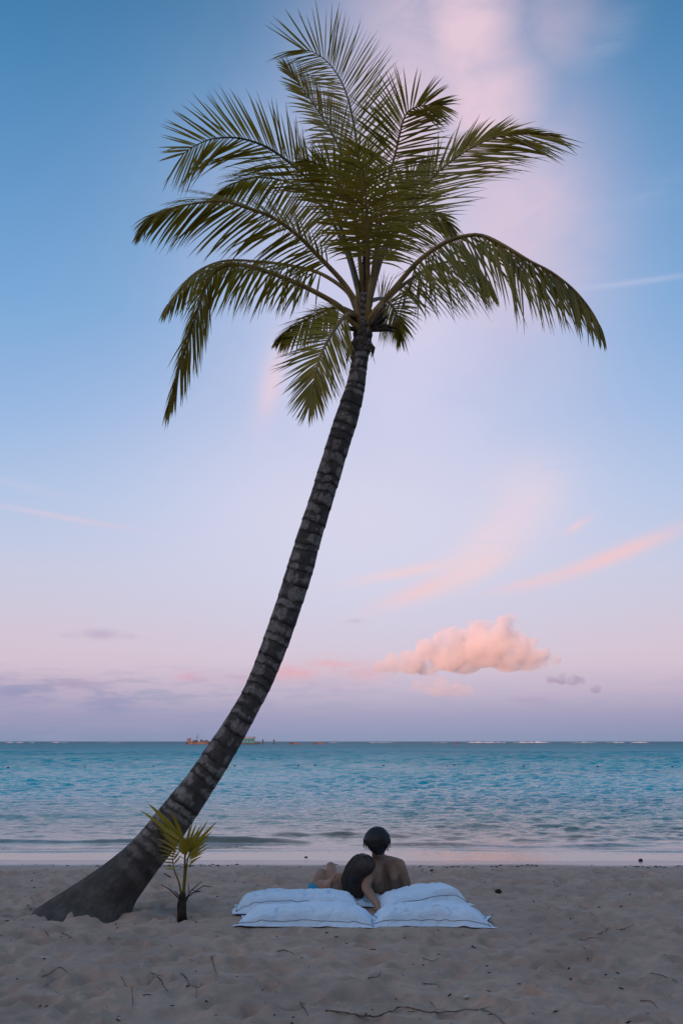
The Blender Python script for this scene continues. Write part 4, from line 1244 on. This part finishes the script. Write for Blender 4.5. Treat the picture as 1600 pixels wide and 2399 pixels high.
def build_woman():
    pelvis = Vector((-0.12, 9.94, 0.082))
    root = empty('person', (pelvis.x, pelvis.y, 0.03), 'person with long dark hair reclining with raised knees, head on the other\'s shoulder', 'person', 'couple reclining on the pillows')
    mb = MB()
    hc = at(852, 2030, 9.58)
    upv = Vector((0.30, -0.10, 1)).normalized()
    head(mb, hc, upv, Vector((-0.15, 1, 0.15)), 0.92)
    nk = hc - upv * 0.13 + Vector((0.0, 0.02, 0))
    sL = at(790, 2057, 9.60); sR = at(846, 2072, 9.66)
    ch = (sL + sR) / 2 + Vector((0.0, 0.06, -0.05))
    cone(mb, hc - upv * 0.06, nk, 0.047, 0.05)
    cone(mb, nk, sL + Vector((0.02, 0, 0)), 0.045, 0.048); cone(mb, nk, sR, 0.045, 0.048)
    wa = Vector((-0.05, 9.80, 0.13))
    for s_, o_ in ((sL, -1), (sR, 1)):
        si = s_ + Vector((-0.045 * o_, 0.02, -0.03))
        cone(mb, si, wa + Vector((0.055 * o_, 0, 0)), 0.068, 0.068)
        cone(mb, wa + Vector((0.055 * o_, 0, 0)), pelvis + Vector((0.085 * o_, 0, 0)), 0.068, 0.095)
    cone(mb, ch, wa, 0.08, 0.075); cone(mb, wa, pelvis, 0.075, 0.09)
    eL = sL + Vector((-0.06, 0.20, -0.10)); wL = eL + Vector((0.08, 0.20, 0.02))
    cone(mb, sL, eL, 0.050, 0.036); cone(mb, eL, wL, 0.036, 0.023)
    hand(mb, wL, Vector((0.4, 0.9, -0.1)), Vector((-0.3, 0, 1)), 0.88, 1)
    eR = sR + Vector((0.05, 0.20, -0.07)); wR = eR + Vector((-0.10, 0.18, 0.02))
    cone(mb, sR, eR, 0.047, 0.036); cone(mb, eR, wR, 0.036, 0.023)
    hand(mb, wR, Vector((-0.4, 0.9, -0.1)), Vector((0.3, 0, 1)), 0.88, -1)
    k1, k2 = at(775, 2032, 10.24), at(752, 2047, 10.13)
    h1, h2 = pelvis + Vector((0.05, 0.02, 0.0)), pelvis + Vector((-0.11, 0.0, 0.0))
    for h_, k_, f_ in ((h1, k1, Vector((0.03, 0.34, 0))), (h2, k2, Vector((0.05, 0.34, 0)))):
        an = k_ + f_; an.z = 0.085
        cone(mb, h_, h_.lerp(k_, 0.5), 0.088, 0.076); cone(mb, h_.lerp(k_, 0.5), k_, 0.076, 0.053)
        cone(mb, k_, k_.lerp(an, 0.35), 0.052, 0.052); cone(mb, k_.lerp(an, 0.35), an, 0.052, 0.033)
        foot(mb, an, Vector((-0.15, 1, -0.1)), 0.9)
    me = remeshed('body', mb, 0.0075, 8, 0.5)
    b = link('body', me, M_skin_f, root); b.matrix_parent_inverse = Matrix.Translation(-root.location)
    shell(me, 'bikini_bottom', M_bikini, root, lambda c: 9.82 < c.y < 10.02 and c.z < 0.115 + 0.22 * abs(c.x + 0.12), 0.007)
    # strap across the shoulder
    pts = []
    dg = bpy.context.evaluated_depsgraph_get()
    bm = bmesh.new(); bm.from_mesh(me)
    from mathutils.bvhtree import BVHTree
    bv = BVHTree.FromBMesh(bm); bm.free()
    for (x, y) in [(787, 2047), (784, 2056), (779, 2068), (775, 2080), (772, 2092), (771, 2102)]:
        d = ray(x, y).normalized()
        hit = bv.ray_cast(CAMV, d)
        if hit[0] is not None: pts.append(hit[0] + hit[1] * 0.0015)
    if len(pts) > 2:
        s_ = MB().tube(pts, 0.0035, 5).build('bikini_strap', M_black, root)
        s_.matrix_parent_inverse = Matrix.Translation(-root.location)
    rows = [(1999, 844, 853), (2002, 837, 861), (2006, 830, 867), (2016, 821, 875), (2028, 812, 878), (2040, 807, 872), (2050, 803, 863), (2060, 801, 857), (2077, 803, 854), (2092, 808, 852), (2104, 815, 848)]
    hr, P = stack(rows, [9.58, 9.58, 9.57, 9.565, 9.555, 9.54, 9.53, 9.525, 9.52, 9.515, 9.515], [0.02, 0.05, 0.075, 0.10, 0.112, 0.105, 0.085, 0.065, 0.045, 0.035, 0.022], 9, 0.05, root, 'hair', M_hair_l)
    hr['label'] = 'long straight dark brown hair'
    specs = []
    seg = P.shape[1]
    for k in range(420):
        j = int(FR.integers(0, seg)); i0 = int(FR.integers(1, 22)); i1 = int(min(45, i0 + FR.integers(14, 40)))
        an = 2 * math.pi * j / seg
        if math.sin(an) > 0.5: continue
        pts = []
        dj = FR.normal() * 2.0
        for q in range(8):
            i = i0 + (i1 - i0) * q / 7
            jj = int(round(j + dj * q / 7)) % seg
            p = Vector(P[int(i), jj]); c = Vector(P[int(i)].mean(0))
            o_ = p - c; o_.z = 0
            pts.append(p + o_.normalized() * (0.001 + 0.006 * FR.random()))
        specs.append((pts, 0.0028))
    so = strands('hair_locks', specs, pmat('sunned_hair', (0.055, 0.036, 0.025), 0.45, 0.4, 0.5, 30), root); so['kind'] = 'stuff'
build_woman()

# ------------------------------------------------------------------ clouds
def mat_cloud(name, density, scale, colr, thr=0.42):
    m = bpy.data.materials.new(name); m.use_nodes = True
    t = NT(m.node_tree)
    o = t.n('ShaderNodeOutputMaterial')
    P = t.n('ShaderNodeTexCoord').outputs['Object']
    n = t.noise(P, scale, 6, 0.62)
    inner = t.n('ShaderNodeAttribute', attribute_name='none')
    d = t.mul(t.ss(n, thr - 0.06, thr + 0.16), density)
    v = t.n('ShaderNodeVolumePrincipled')
    v.inputs['Color'].default_value = (*colr, 1)
    v.inputs['Anisotropy'].default_value = 0.0
    t.put(v.inputs['Density'], d)
    t.put(o.inputs['Volume'], v.outputs[0])
    try: m.cycles.volume_step_rate = 1.0
    except Exception: pass
    return m
CY = 4200.0
def cloud(name, label, puffs, density, seed, colr=(1, 1, 1), thr=0.42, scale=0.012, flat=None, vox=7.0):
    """puffs: (px, py, radius in px) measured on the photograph, the cloud stands 4.2 km out"""
    mb = MB()
    cr = np.random.default_rng(seed)
    k = (at(801, 1500, CY) - at(800, 1500, CY)).length
    c0 = at(puffs[0][0], puffs[0][1], CY)
    for (x, y, r) in puffs:
        r *= 1.18
        c = at(x, y, CY) - c0
        rw = r * k
        mb.ellipsoid((c.x, cr.normal() * rw * 0.3, c.z), (rw, rw * 0.9, rw * 0.85), 16, 10)
        for q in range(5):
            th, ph = cr.random() * 6.28, cr.random() * 1.9 - 0.5
            off = Vector((math.cos(th) * math.cos(ph), math.sin(th) * math.cos(ph), math.sin(ph))) * rw * 0.85
            s = rw * cr.uniform(0.25, 0.5)
            mb.ellipsoid((c.x + off.x, off.y, c.z + off.z), (s, s, s * 0.9), 12, 8)
    zb = None
    if flat is not None:
        zb = (at(puffs[0][0], flat, CY) - c0).z
        mb.v = [(x, y, max(z, zb + (z - zb) * 0.12)) for x, y, z in mb.v]
    me = remeshed(name, mb, vox, 2, 0.5)
    # cauliflower relief
    for v in me.vertices:
        q = v.co * 0.016
        d = (1 - abs(mnoise.noise(q + Vector((seed, 0, 0))))) * 13 + (1 - abs(mnoise.noise(q * 2.6))) * 5.5 + mnoise.noise(q * 6.0) * 3
        v.co += v.normal * (d - 12)
    o = link(name, me, mat_cloud('cloud_' + name, density, scale, colr, thr))
    o.location = c0
    tag(o, label, 'cloud', 'clouds over the horizon')
    return o
cloud('cumulus_cloud', 'towering pink-lit cumulus cloud low over the sea at the right',
      [(1090, 1530, 46), (1050, 1528, 44), (1135, 1515, 50), (1175, 1490, 40), (1188, 1468, 24), (1190, 1530, 44), (1230, 1540, 32), (1000, 1545, 34), (960, 1552, 28), (920, 1558, 20), (890, 1562, 14), (1262, 1545, 22), (1110, 1490, 30), (1060, 1498, 26), (1275, 1530, 12), (1300, 1545, 12), (1248, 1505, 12)],
      0.030, 3, flat=1583, colr=(1.0, 0.96, 0.93))
cloud('cloud', 'small flat pink cloud just below the cumulus cloud', [(1030, 1612, 22), (1000, 1606, 20), (1070, 1618, 20), (1095, 1622, 14), (975, 1606, 12)], 0.012, 5, flat=1630, colr=(1.0, 0.96, 0.93))
cloud('cloud', 'faint pink cloud tail trailing left of the cumulus towards the trunk', [(740, 1574, 15), (700, 1582, 13), (780, 1568, 16), (815, 1571, 12), (662, 1588, 10), (845, 1576, 10)], 0.007, 9, flat=1592)
cloud('cloud', 'grey-lilac cloud streak right of and below the cumulus', [(1315, 1592, 13), (1290, 1590, 11), (1340, 1594, 12), (1362, 1596, 8)], 0.022, 6, colr=(0.55, 0.58, 0.75))
cloud('cloud', 'tiny grey cloud scrap at the far right over the sea', [(1397, 1614, 9), (1390, 1616, 7)], 0.022, 7, colr=(0.55, 0.58, 0.75))

# ------------------------------------------------------------------ far boats, posts, floats, surf
BY = 560.0
M_hull_o = pmat('weathered_orange_hull', (0.11, 0.08, 0.065), 0.7, 0.3, 0.3, 0.6)
M_hull_d = pmat('dark_hull', (0.05, 0.05, 0.055), 0.7, 0.3, 0.3, 0.6)
M_teal = pmat('turquoise_boards', (0.02, 0.17, 0.20), 0.7, 0.3, 0.2, 0.6)
M_roof = pmat('olive_roof', (0.12, 0.10, 0.05), 0.8, 0.2, 0.3, 0.6)
M_wood = pmat('grey_timber', (0.10, 0.085, 0.07), 0.85, 0.2, 0.3, 0.8)
M_float = pmat('dark_float', (0.035, 0.03, 0.03), 0.55, 0.4)
M_float_o = pmat('orange_float', (0.16, 0.06, 0.045), 0.55, 0.4)
def sea_pt(px, Y): 
    p = at(px, 1741, Y); p.z = WATER_Z
    return p
UPM = FPX / (BY * math.cos(PITCH))           # photo pixels per metre out there
def hull(mb, L, Bm, H, sheer=0.5):
    n = 13; vs, fs = [], []
    for i in range(n):
        u = i / (n - 1) * 2 - 1
        w_ = Bm / 2 * (1 - abs(u) ** 2.6); sh = H + sheer * u * u
        x = u * L / 2
        vs += [(x, -w_, sh), (x * 0.94, -w_ * 0.55, -0.25), (x * 0.94, w_ * 0.55, -0.25), (x, w_, sh), (x, -w_ * 0.86, sh - 0.12), (x, w_ * 0.86, sh - 0.12)]
    for i in range(n - 1):
        a, b = i * 6, (i + 1) * 6
        for p, q in ((0, 1), (1, 2), (2, 3), (3, 5), (5, 4), (4, 0)):
            fs.append((a + p, b + p, b + q, a + q))
    mb.add(vs, fs)
    return mb
def skiff(px, L, label, flip=1):
    p = sea_pt(px, BY)
    r = empty('skiff', p, label, 'boat', 'small boats moored offshore')
    r.rotation_euler = (0, 0, 0.12 * flip)
    P0 = Matrix()
    for nm, mb, mt in (('hull', hull(MB(), L, 1.7, 0.75, 0.35), M_hull_o), ('thwart', MB().box((-1.0, -0.7, 0.55), (-0.6, 0.7, 0.62)), M_wood), ('outboard_motor', MB().box((-L / 2 - 0.1, -0.2, 0.2), (-L / 2 + 0.35, 0.2, 1.15)), M_hull_d)):
        mb.build(nm, mt, r, smooth=(nm == 'hull')).matrix_parent_inverse = P0
skiff(691, 5.8, 'small pale orange boat offshore, the left one of the pair')
skiff(748, 5.8, 'small pale orange boat offshore, the right one of the pair', -1)
def work_boat():
    p = sea_pt(465, BY)
    r = empty('work_boat', p, 'low brown work boat with a mast, offshore left of the trunk', 'boat')
    I = Matrix()
    def part(n, mb, m, s=False): mb.build(n, m, r, s).matrix_parent_inverse = I
    part('hull', hull(MB(), 13.5, 3.0, 1.0, 0.3), M_hull_o, True)
    part('cabin', MB().box((-6.0, -1.1, 0.8), (-4.3, 1.1, 3.0)).box((-6.2, -1.25, 3.0), (-4.1, 1.25, 3.2)), M_hull_o)
    part('mast', MB().tube([(-0.6, 0, 0.8), (-0.6, 0, 5.6)], [0.16, 0.1], 8), M_hull_d)
    part('boom', MB().tube([(-1.6, 0, 3.9), (0.6, 0, 3.7)], 0.07, 6), M_hull_d)
    for x, h in ((-2.6, 2.3), (-1.4, 2.6), (1.6, 2.7), (2.9, 2.2), (4.4, 2.5), (5.4, 1.9)):
        part('cargo_heap', MB().ellipsoid((x, 0, 0.9), (0.85, 0.8, h - 0.9), 10, 7), M_hull_d, True)
    part('deckhouse', MB().box((0.9, -1.0, 0.85), (5.9, 1.0, 1.5)), M_wood)
work_boat()
def house_boat():
    p = sea_pt(586, BY)
    r = empty('houseboat', p, 'turquoise cabin boat with a flat roof, right of the trunk on the horizon', 'boat')
    I = Matrix()
    def part(n, mb, m, par=r, s=False):
        o = mb.build(n, m, par, s); o.matrix_parent_inverse = I; return o
    part('deck', hull(MB(), 11.5, 3.4, 0.8, 0.2), M_hull_d, r, True)
    c = part('cabin', MB().box((-3.6, -1.4, 0.75), (2.4, 1.4, 3.0)), M_teal)
    for x in (-2.7, -0.6, 1.5):
        part('window', MB().box((x - 0.45, -1.46, 1.7), (x + 0.45, -1.38, 2.5)), M_hull_d, c)
    part('trim', MB().box((-3.7, -1.5, 3.0), (2.5, 1.5, 3.35)), M_hull_o)
    for x in (-3.5, 2.3):
        part('roof_post', MB().box((x - 0.1, -1.45, 3.35), (x + 0.1, 1.45, 3.75)), M_wood)
    part('roof', MB().box((-4.0, -1.9, 3.75), (2.9, 1.9, 4.05)), M_roof)
    part('rail', MB().tube([(2.6, -1.2, 1.6), (5.2, -0.6, 1.7)], 0.06, 6).tube([(3.4, -1.1, 0.8), (3.4, -1.1, 1.65)], 0.06, 6).tube([(4.6, -0.8, 0.8), (4.6, -0.8, 1.68)], 0.06, 6), M_wood)
house_boat()
def post(px, h, label):
    p = sea_pt(px, BY)
    r = empty('channel_post', p, label, 'post', 'dark posts standing in the water')
    MB().tube([(0, 0, -0.5), (0, 0, h)], [0.3, 0.22], 8).build('pile', M_hull_d, r).matrix_parent_inverse = Matrix()
    MB().box((-0.42, -0.3, h * 0.62), (0.42, 0.3, h * 0.95)).build('day_mark', M_hull_d, r, False).matrix_parent_inverse = Matrix()
post(616, 2.7, 'dark post in the water just right of the turquoise cabin boat')
post(642, 2.6, 'dark post in the water farther right of the turquoise boat')
ordn = ['first', 'second', 'third', 'fourth', 'fifth', 'sixth', 'seventh', 'eighth', 'ninth', 'tenth', 'eleventh', 'twelfth']
for i, (x, y) in enumerate([(20, 1800), (200, 1799), (360, 1797), (550, 1796), (699, 1795), (738, 1795), (898, 1795), (1047, 1795), (1064, 1794), (1226, 1797), (1399, 1798), (1574, 1798)]):
    p = on_z(x, y, WATER_Z)
    r = empty('float', (p.x, p.y, WATER_Z), f'dark round float in the swim line, {ordn[i]} of twelve from the left', 'float', 'floats of the swim line')
    s = 0.35 if i in (1, 2, 7) else 0.52
    MB().ellipsoid((0, 0, 0.05), (0.12 * s, 0.10 * s, 0.085 * s), 14, 10).build('ball', M_float, r).matrix_parent_inverse = Matrix()
    MB().tube([(-0.15 * s, 0, 0.05), (0.15 * s, 0, 0.05)], 0.018, 8).build('collar', M_float_o, r).matrix_parent_inverse = Matrix()
p = on_z(1068, 1745, WATER_Z)
r = empty('buoy', (p.x, p.y, WATER_Z), 'small red buoy far out right of centre near the horizon', 'buoy')
MB().tube([(0, 0, -0.4), (0, 0, 0.5), (0, 0, 0.8), (0, 0, 1.3)], [0.4, 0.4, 0.25, 0.05], 12).build('body', M_float_o, r).matrix_parent_inverse = Matrix()
MB().ellipsoid((0, 0, 1.4), (0.15, 0.15, 0.2), 10, 8).build('lamp', M_hull_d, r).matrix_parent_inverse = Matrix()

def surf():
    M = pmat('sea_foam', (0.5, 0.5, 0.5), 0.9, 0.2, 0.1, 0.3)
    V, F = [], []
    Yd = 1150.0
    for (x0, x1, hgt) in [(1088, 1185, 1.7), (1200, 1292, 1.9), (1335, 1400, 0.9), (1420, 1465, 1.2), (1478, 1520, 1.5), (858, 925, 0.9), (1010, 1052, 0.6), (765, 800, 0.5), (14, 60, 1.1), (70, 82, 0.7), (112, 160, 0.8), (230, 300, 0.4)]:
        n = int((x1 - x0) * 1.3) + 4
        a, b = sea_pt(x0, Yd), sea_pt(x1, Yd)
        rows = []
        for i in range(n):
            u = i / (n - 1)
            e = math.sin(math.pi * u) ** 0.5
            x = a.x + (b.x - a.x) * u
            h = hgt * e * max(0.12, 0.6 + 0.9 * mnoise.noise(Vector((x * 0.16, 3, 1))) + 0.5 * mnoise.noise(Vector((x * 0.6, 1, 2))))
            yo = 8 * mnoise.noise(Vector((x * 0.02, 7, 0)))
            rows.append([(x, Yd + yo - 2.5, WATER_Z - 0.2), (x, Yd + yo - 1.0, WATER_Z + h * 0.6), (x, Yd + yo, WATER_Z + h), (x, Yd + yo + 1.2, WATER_Z + h * 0.7), (x, Yd + yo + 3.0, WATER_Z - 0.2)])
        b0 = len(V)
        for q in rows: V += q
        for i in range(n - 1):
            for k in range(4):
                s = b0 + i * 5 + k
                F.append((s, s + 5, s + 6, s + 1))
    o = link('breaking_surf', mesh('breaking_surf', V, F), M)
    tag(o, 'thin line of white surf breaking on the reef at the horizon', 'surf', kind='stuff')
surf()

# ------------------------------------------------------------------ twigs and drift on the sand
M_twig2 = pmat('pale_twig', (0.16, 0.11, 0.075), 0.9, 0.15, 0.4, 30.0)
def twig(pts, r, label, mat=M_twig, branches=(), grp='dry twigs lying on the sand', cat='twig', name='twig'):
    r *= 0.52
    P = [on_sand(x, y, r * 0.7) for x, y in pts]
    c0 = P[0].copy(); c0.z = sand_z(c0.x, c0.y)
    rt = empty(name, c0, label, cat, grp) if branches else None
    C = catmull([p - c0 for p in P], max(8, 7 * len(P))) if len(P) > 2 else np.array([P[0] - c0, (P[0] + P[1]) / 2 - c0 + Vector((0, 0.02, 0.008)), P[1] - c0])
    n = len(C)
    q = [Vector(c) for c in C]
    zs_ = [sand_z(v.x + c0.x, v.y + c0.y) - c0.z for v in q]
    for i, v in enumerate(q):
        k_ = zs_[max(i - 4, 0):i + 5]
        v.z = max(zs_[i], 0.6 * max(k_) + 0.4 * sum(k_) / len(k_)) + r * 0.8 + 0.001      # bridges the hollows
    rr_ = [r * (1 - 0.55 * i / (n - 1)) * (1 + 0.2 * FR.normal()) for i in range(n)]
    mb = MB().tube(q, rr_, 6)
    if rt is None:
        o = mb.build(name, mat); o.location = c0
        tag(o, label, cat, grp)
    else:
        mb.build('stem', mat, rt).matrix_parent_inverse = Matrix()
        for br in branches:
            B = [on_sand(x, y, r * 0.7) - c0 for x, y in br]
            MB().tube([b_ + Vector((0, 0, 0.008)) for b_ in B], [r * 0.55 * (1 - 0.4 * i / (len(B) - 1)) for i in range(len(B))], 5).build('side_branch', mat, rt).matrix_parent_inverse = Matrix()
twig([(763, 2375), (800, 2371), (851, 2379), (902, 2377), (933, 2367), (994, 2372), (1045, 2370), (1101, 2371), (1147, 2377), (1186, 2399)], 0.0085, 'long thin branch lying along the bottom edge of the photo', M_twig2,
     [[(953, 2376), (978, 2373)], [(1006, 2349), (1014, 2360), (1022, 2370)], [(1115, 2372), (1150, 2363)]], cat='branch', name='branch')
twig([(105, 2201), (125, 2197), (148, 2197)], 0.008, 'thick brown twig in front of the palm base', M_twig2)
twig([(145, 2186), (160, 2194), (176, 2204)], 0.005, 'thin slanting twig just right of the thick one by the palm base')
twig([(99, 2290), (140, 2294), (168, 2290), (180, 2298)], 0.006, 'long crooked twig on the sand near the left edge', M_twig2)
twig([(105, 2304), (128, 2305)], 0.005, 'short straight twig below the long crooked one', M_twig2)
twig([(283, 2313), (300, 2321), (309, 2325), (312, 2359)], 0.006, 'bent twig with a sharp elbow, lower left sand', M_twig2, [[(283, 2313), (276, 2302)]])
twig([(367, 2300), (380, 2313), (393, 2323)], 0.006, 'dark slanting twig in the lower left middle')
twig([(425, 2282), (434, 2298), (443, 2314)], 0.006, 'upright-slanting thin twig below the sapling')
twig([(496, 2257), (503, 2270), (510, 2285)], 0.006, 'slim dark twig between the sapling and the front pillows')
twig([(650, 2229), (668, 2235), (689, 2238)], 0.007, 'pale twig just below the front left pillow', M_twig2)
twig([(704, 2348), (712, 2364), (722, 2382)], 0.006, 'slanting twig left of the long branch')
twig([(991, 2303), (1012, 2308), (1030, 2315)], 0.007, 'brown twig above the long branch', M_twig2)
twig([(1211, 2305), (1230, 2312), (1249, 2318)], 0.006, 'twig pointing down right, right of the long branch', M_twig2)
twig([(1356, 2202), (1376, 2195), (1399, 2198)], 0.006, 'curved twig on the sand far right of the pillows', M_twig2)
twig([(1443, 2178), (1460, 2184), (1486, 2184)], 0.006, 'forked twig near the right edge level with the pillows', M_twig, [[(1446, 2184), (1460, 2176)]])
twig([(1400, 2190), (1414, 2186), (1428, 2177)], 0.005, 'thin twig just left of the forked twig')
twig([(1522, 2287), (1555, 2294), (1586, 2305)], 0.005, 'long faint twig by the right edge')
twig([(1499, 2346), (1524, 2348), (1536, 2360), (1542, 2376)], 0.005, 'hooked twig in the lower right corner', M_twig2)
twig([(989, 2253), (1010, 2255), (1030, 2255)], 0.005, 'short level twig under the right front pillow', M_twig2)
twig([(861, 2298), (878, 2293), (894, 2295)], 0.006, 'dark knobbly twig centred above the long branch', M_twig, [[(865, 2303), (872, 2294)]])
twig([(1142, 2157), (1152, 2162), (1160, 2170)], 0.005, 'dark twig at the tip of the right pillow corner')
twig([(345, 2313), (372, 2297), (384, 2299)], 0.004, 'faint bent twig left of the dark slanting one', M_twig2)
twig([(460, 2334), (462, 2318), (482, 2310)], 0.004, 'faint forked twig below the upright-slanting one', M_twig2, [[(445, 2310), (462, 2318)]])
twig([(355, 2282), (382, 2283)], 0.005, 'pale level twig low in the left middle', M_twig2)
twig([(335, 2335), (355, 2331)], 0.007, 'chunky pale twig low in the left middle', M_twig2)
twig([(82, 2135), (72, 2118)], 0.005, 'short upright twig at the left tip of the palm base')
twig([(75, 2138), (64, 2122), (70, 2142)], 0.005, 'kinked twig lying left of the palm base')
lf = [(890, 2346, .018), (1047, 2309, .022), (1331, 2271, .02), (1252, 2114, .016), (880, 2226, .018), (468, 2345, .016), (155, 2190, .008), (395, 2245, .012), (378, 2248, .010),
      (1105, 2217, .014), (1243, 2188, .014), (760, 2233, .010), (780, 2240, .010), (1416, 2288, .014), (1150, 2325, .010), (1460, 2318, .010)]
LFL = ['curled dark leaf scrap just above the long branch', 'dark leaf scrap beside the brown twig above the long branch', 'dark leaf scrap on the open sand at lower right', 'small dark leaf scrap right of the pillows, near the driftwood chunk',
       'dark leaf scrap straight below the gap between the front pillows', 'dark leaf scrap low on the sand below the sapling', 'tiny leaf scrap by the slanting twig near the palm base', 'right one of two tiny leaf scraps below the sapling', 'left one of two tiny leaf scraps below the sapling',
       'leaf scrap below the right end of the front right pillow', 'leaf scrap right of and below the spread pillow corner', 'left one of two tiny leaf scraps below the front left pillow', 'right one of two tiny leaf scraps below the front left pillow',
       'leaf scrap on the sand at the right, under the curved twig', 'tiny leaf scrap right of the shell fragment', 'tiny leaf scrap left of the hooked twig in the lower right']
M_chip = pmat('dark_leaf_scrap', (0.04, 0.03, 0.024), 0.9, 0.15, 0.4, 40)
for i, (x, y, s) in enumerate(lf):
    p = on_sand(x, y)
    vs, fs = leaflet_strip(Vector((0, 0, 0.006)), Vector((1, 0.4 * FR.normal(), 0.2)), Vector((0, 1, 0.3)), s * 4, s * 1.3, 0.5, Vector((0, 0, 0.1)), 5)
    o = link('leaf_scrap', mesh('leaf_scrap', vs, fs), M_chip)
    md = o.modifiers.new('t', 'SOLIDIFY'); md.thickness = 0.003
    o.location = p; o.rotation_euler = (0, 0, FR.random() * 6.28)
    tag(o, LFL[i], 'leaf', 'leaf scraps scattered on the sand')
def pebble(px, py, s, label, m=M_chip):
    mb = MB().ellipsoid((0, 0, s * 0.35), (s, s * 0.8, s * 0.6), 12, 8)
    mb.v = [tuple(Vector(v) * (1 + 0.3 * mnoise.noise(Vector(v) * (2.2 / s)))) for v in mb.v]
    o = mb.build('pebble', m); o.location = on_sand(px, py)
    tag(o, label, 'pebble')
pebble(1167, 2091, 0.034, 'dark chunk of driftwood on the sand right of the pillows')
pebble(1011, 2040, 0.018, 'small dark pebble on the sand right of the seated man')
pebble(717, 2011, 0.028, 'dark lump by the waterline above the woman\'s knees')
pebble(1500, 2017, 0.03, 'dark lump by the waterline near the right edge')
pebble(1093, 2338, 0.016, 'small whitish shell fragment above the end of the long branch', pmat('shell', (0.55, 0.5, 0.45), 0.6))
# scattered specks of litter, far too many to count
def specks():
    V, F = [], []
    for k in range(1100):
        y = 5.2 + 7.8 * FR.random(); x = (FR.random() * 2 - 1) * (0.42 * y + 0.4)
        s = 0.002 + 0.005 * FR.random() ** 3; l = s * (1 + 5 * FR.random() ** 2); a = FR.random() * 6.28
        z = sand_z(x, y) + 0.001
        c, sn = math.cos(a), math.sin(a)
        b0 = len(V)
        for (u, v, h) in ((-l, -s, 0), (l, -s * 0.6, 0), (l, s * 0.6, 0), (-l, s, 0), (0, 0, s * 1.3)):
            V.append((x + u * c - v * sn, y + u * sn + v * c, z + h))
        F += [(b0, b0 + 1, b0 + 4), (b0 + 1, b0 + 2, b0 + 4), (b0 + 2, b0 + 3, b0 + 4), (b0 + 3, b0, b0 + 4)]
    o = link('sand_litter', mesh('sand_litter', V, F, False), M_chip)
    tag(o, 'tiny dark specks of plant litter sprinkled over the sand', 'litter', kind='stuff')
    V, F = [], []
    for k in range(650):
        x = FR.normal() * 5.5
        y = 13.15 + 0.35 * float(fbm(np.array([x / 1.3]), np.array([0.3]), 3, 81)[0]) + 0.10 * FR.normal()
        dens = float(vnoise(np.array([x * 0.8]), np.array([2.2]), 83)[0])
        if dens < -0.05 and FR.random() < 0.8: continue
        s = 0.003 + 0.007 * FR.random() ** 2; z = sand_z(x, y) + 0.001; b0 = len(V); l = s * 3.0
        V += [(x - l, y - s, z), (x + l, y - s, z), (x + l, y + s, z), (x - l, y + s, z), (x + FR.normal() * s, y, z + s * 1.3)]
        F += [(b0, b0 + 1, b0 + 4), (b0 + 1, b0 + 2, b0 + 4), (b0 + 2, b0 + 3, b0 + 4), (b0 + 3, b0, b0 + 4)]
    o = link('seaweed_wrack', mesh('seaweed_wrack', V, F, False), M_chip)
    tag(o, 'dark broken line of dry seaweed along the waterline', 'seaweed', kind='stuff')
specks()
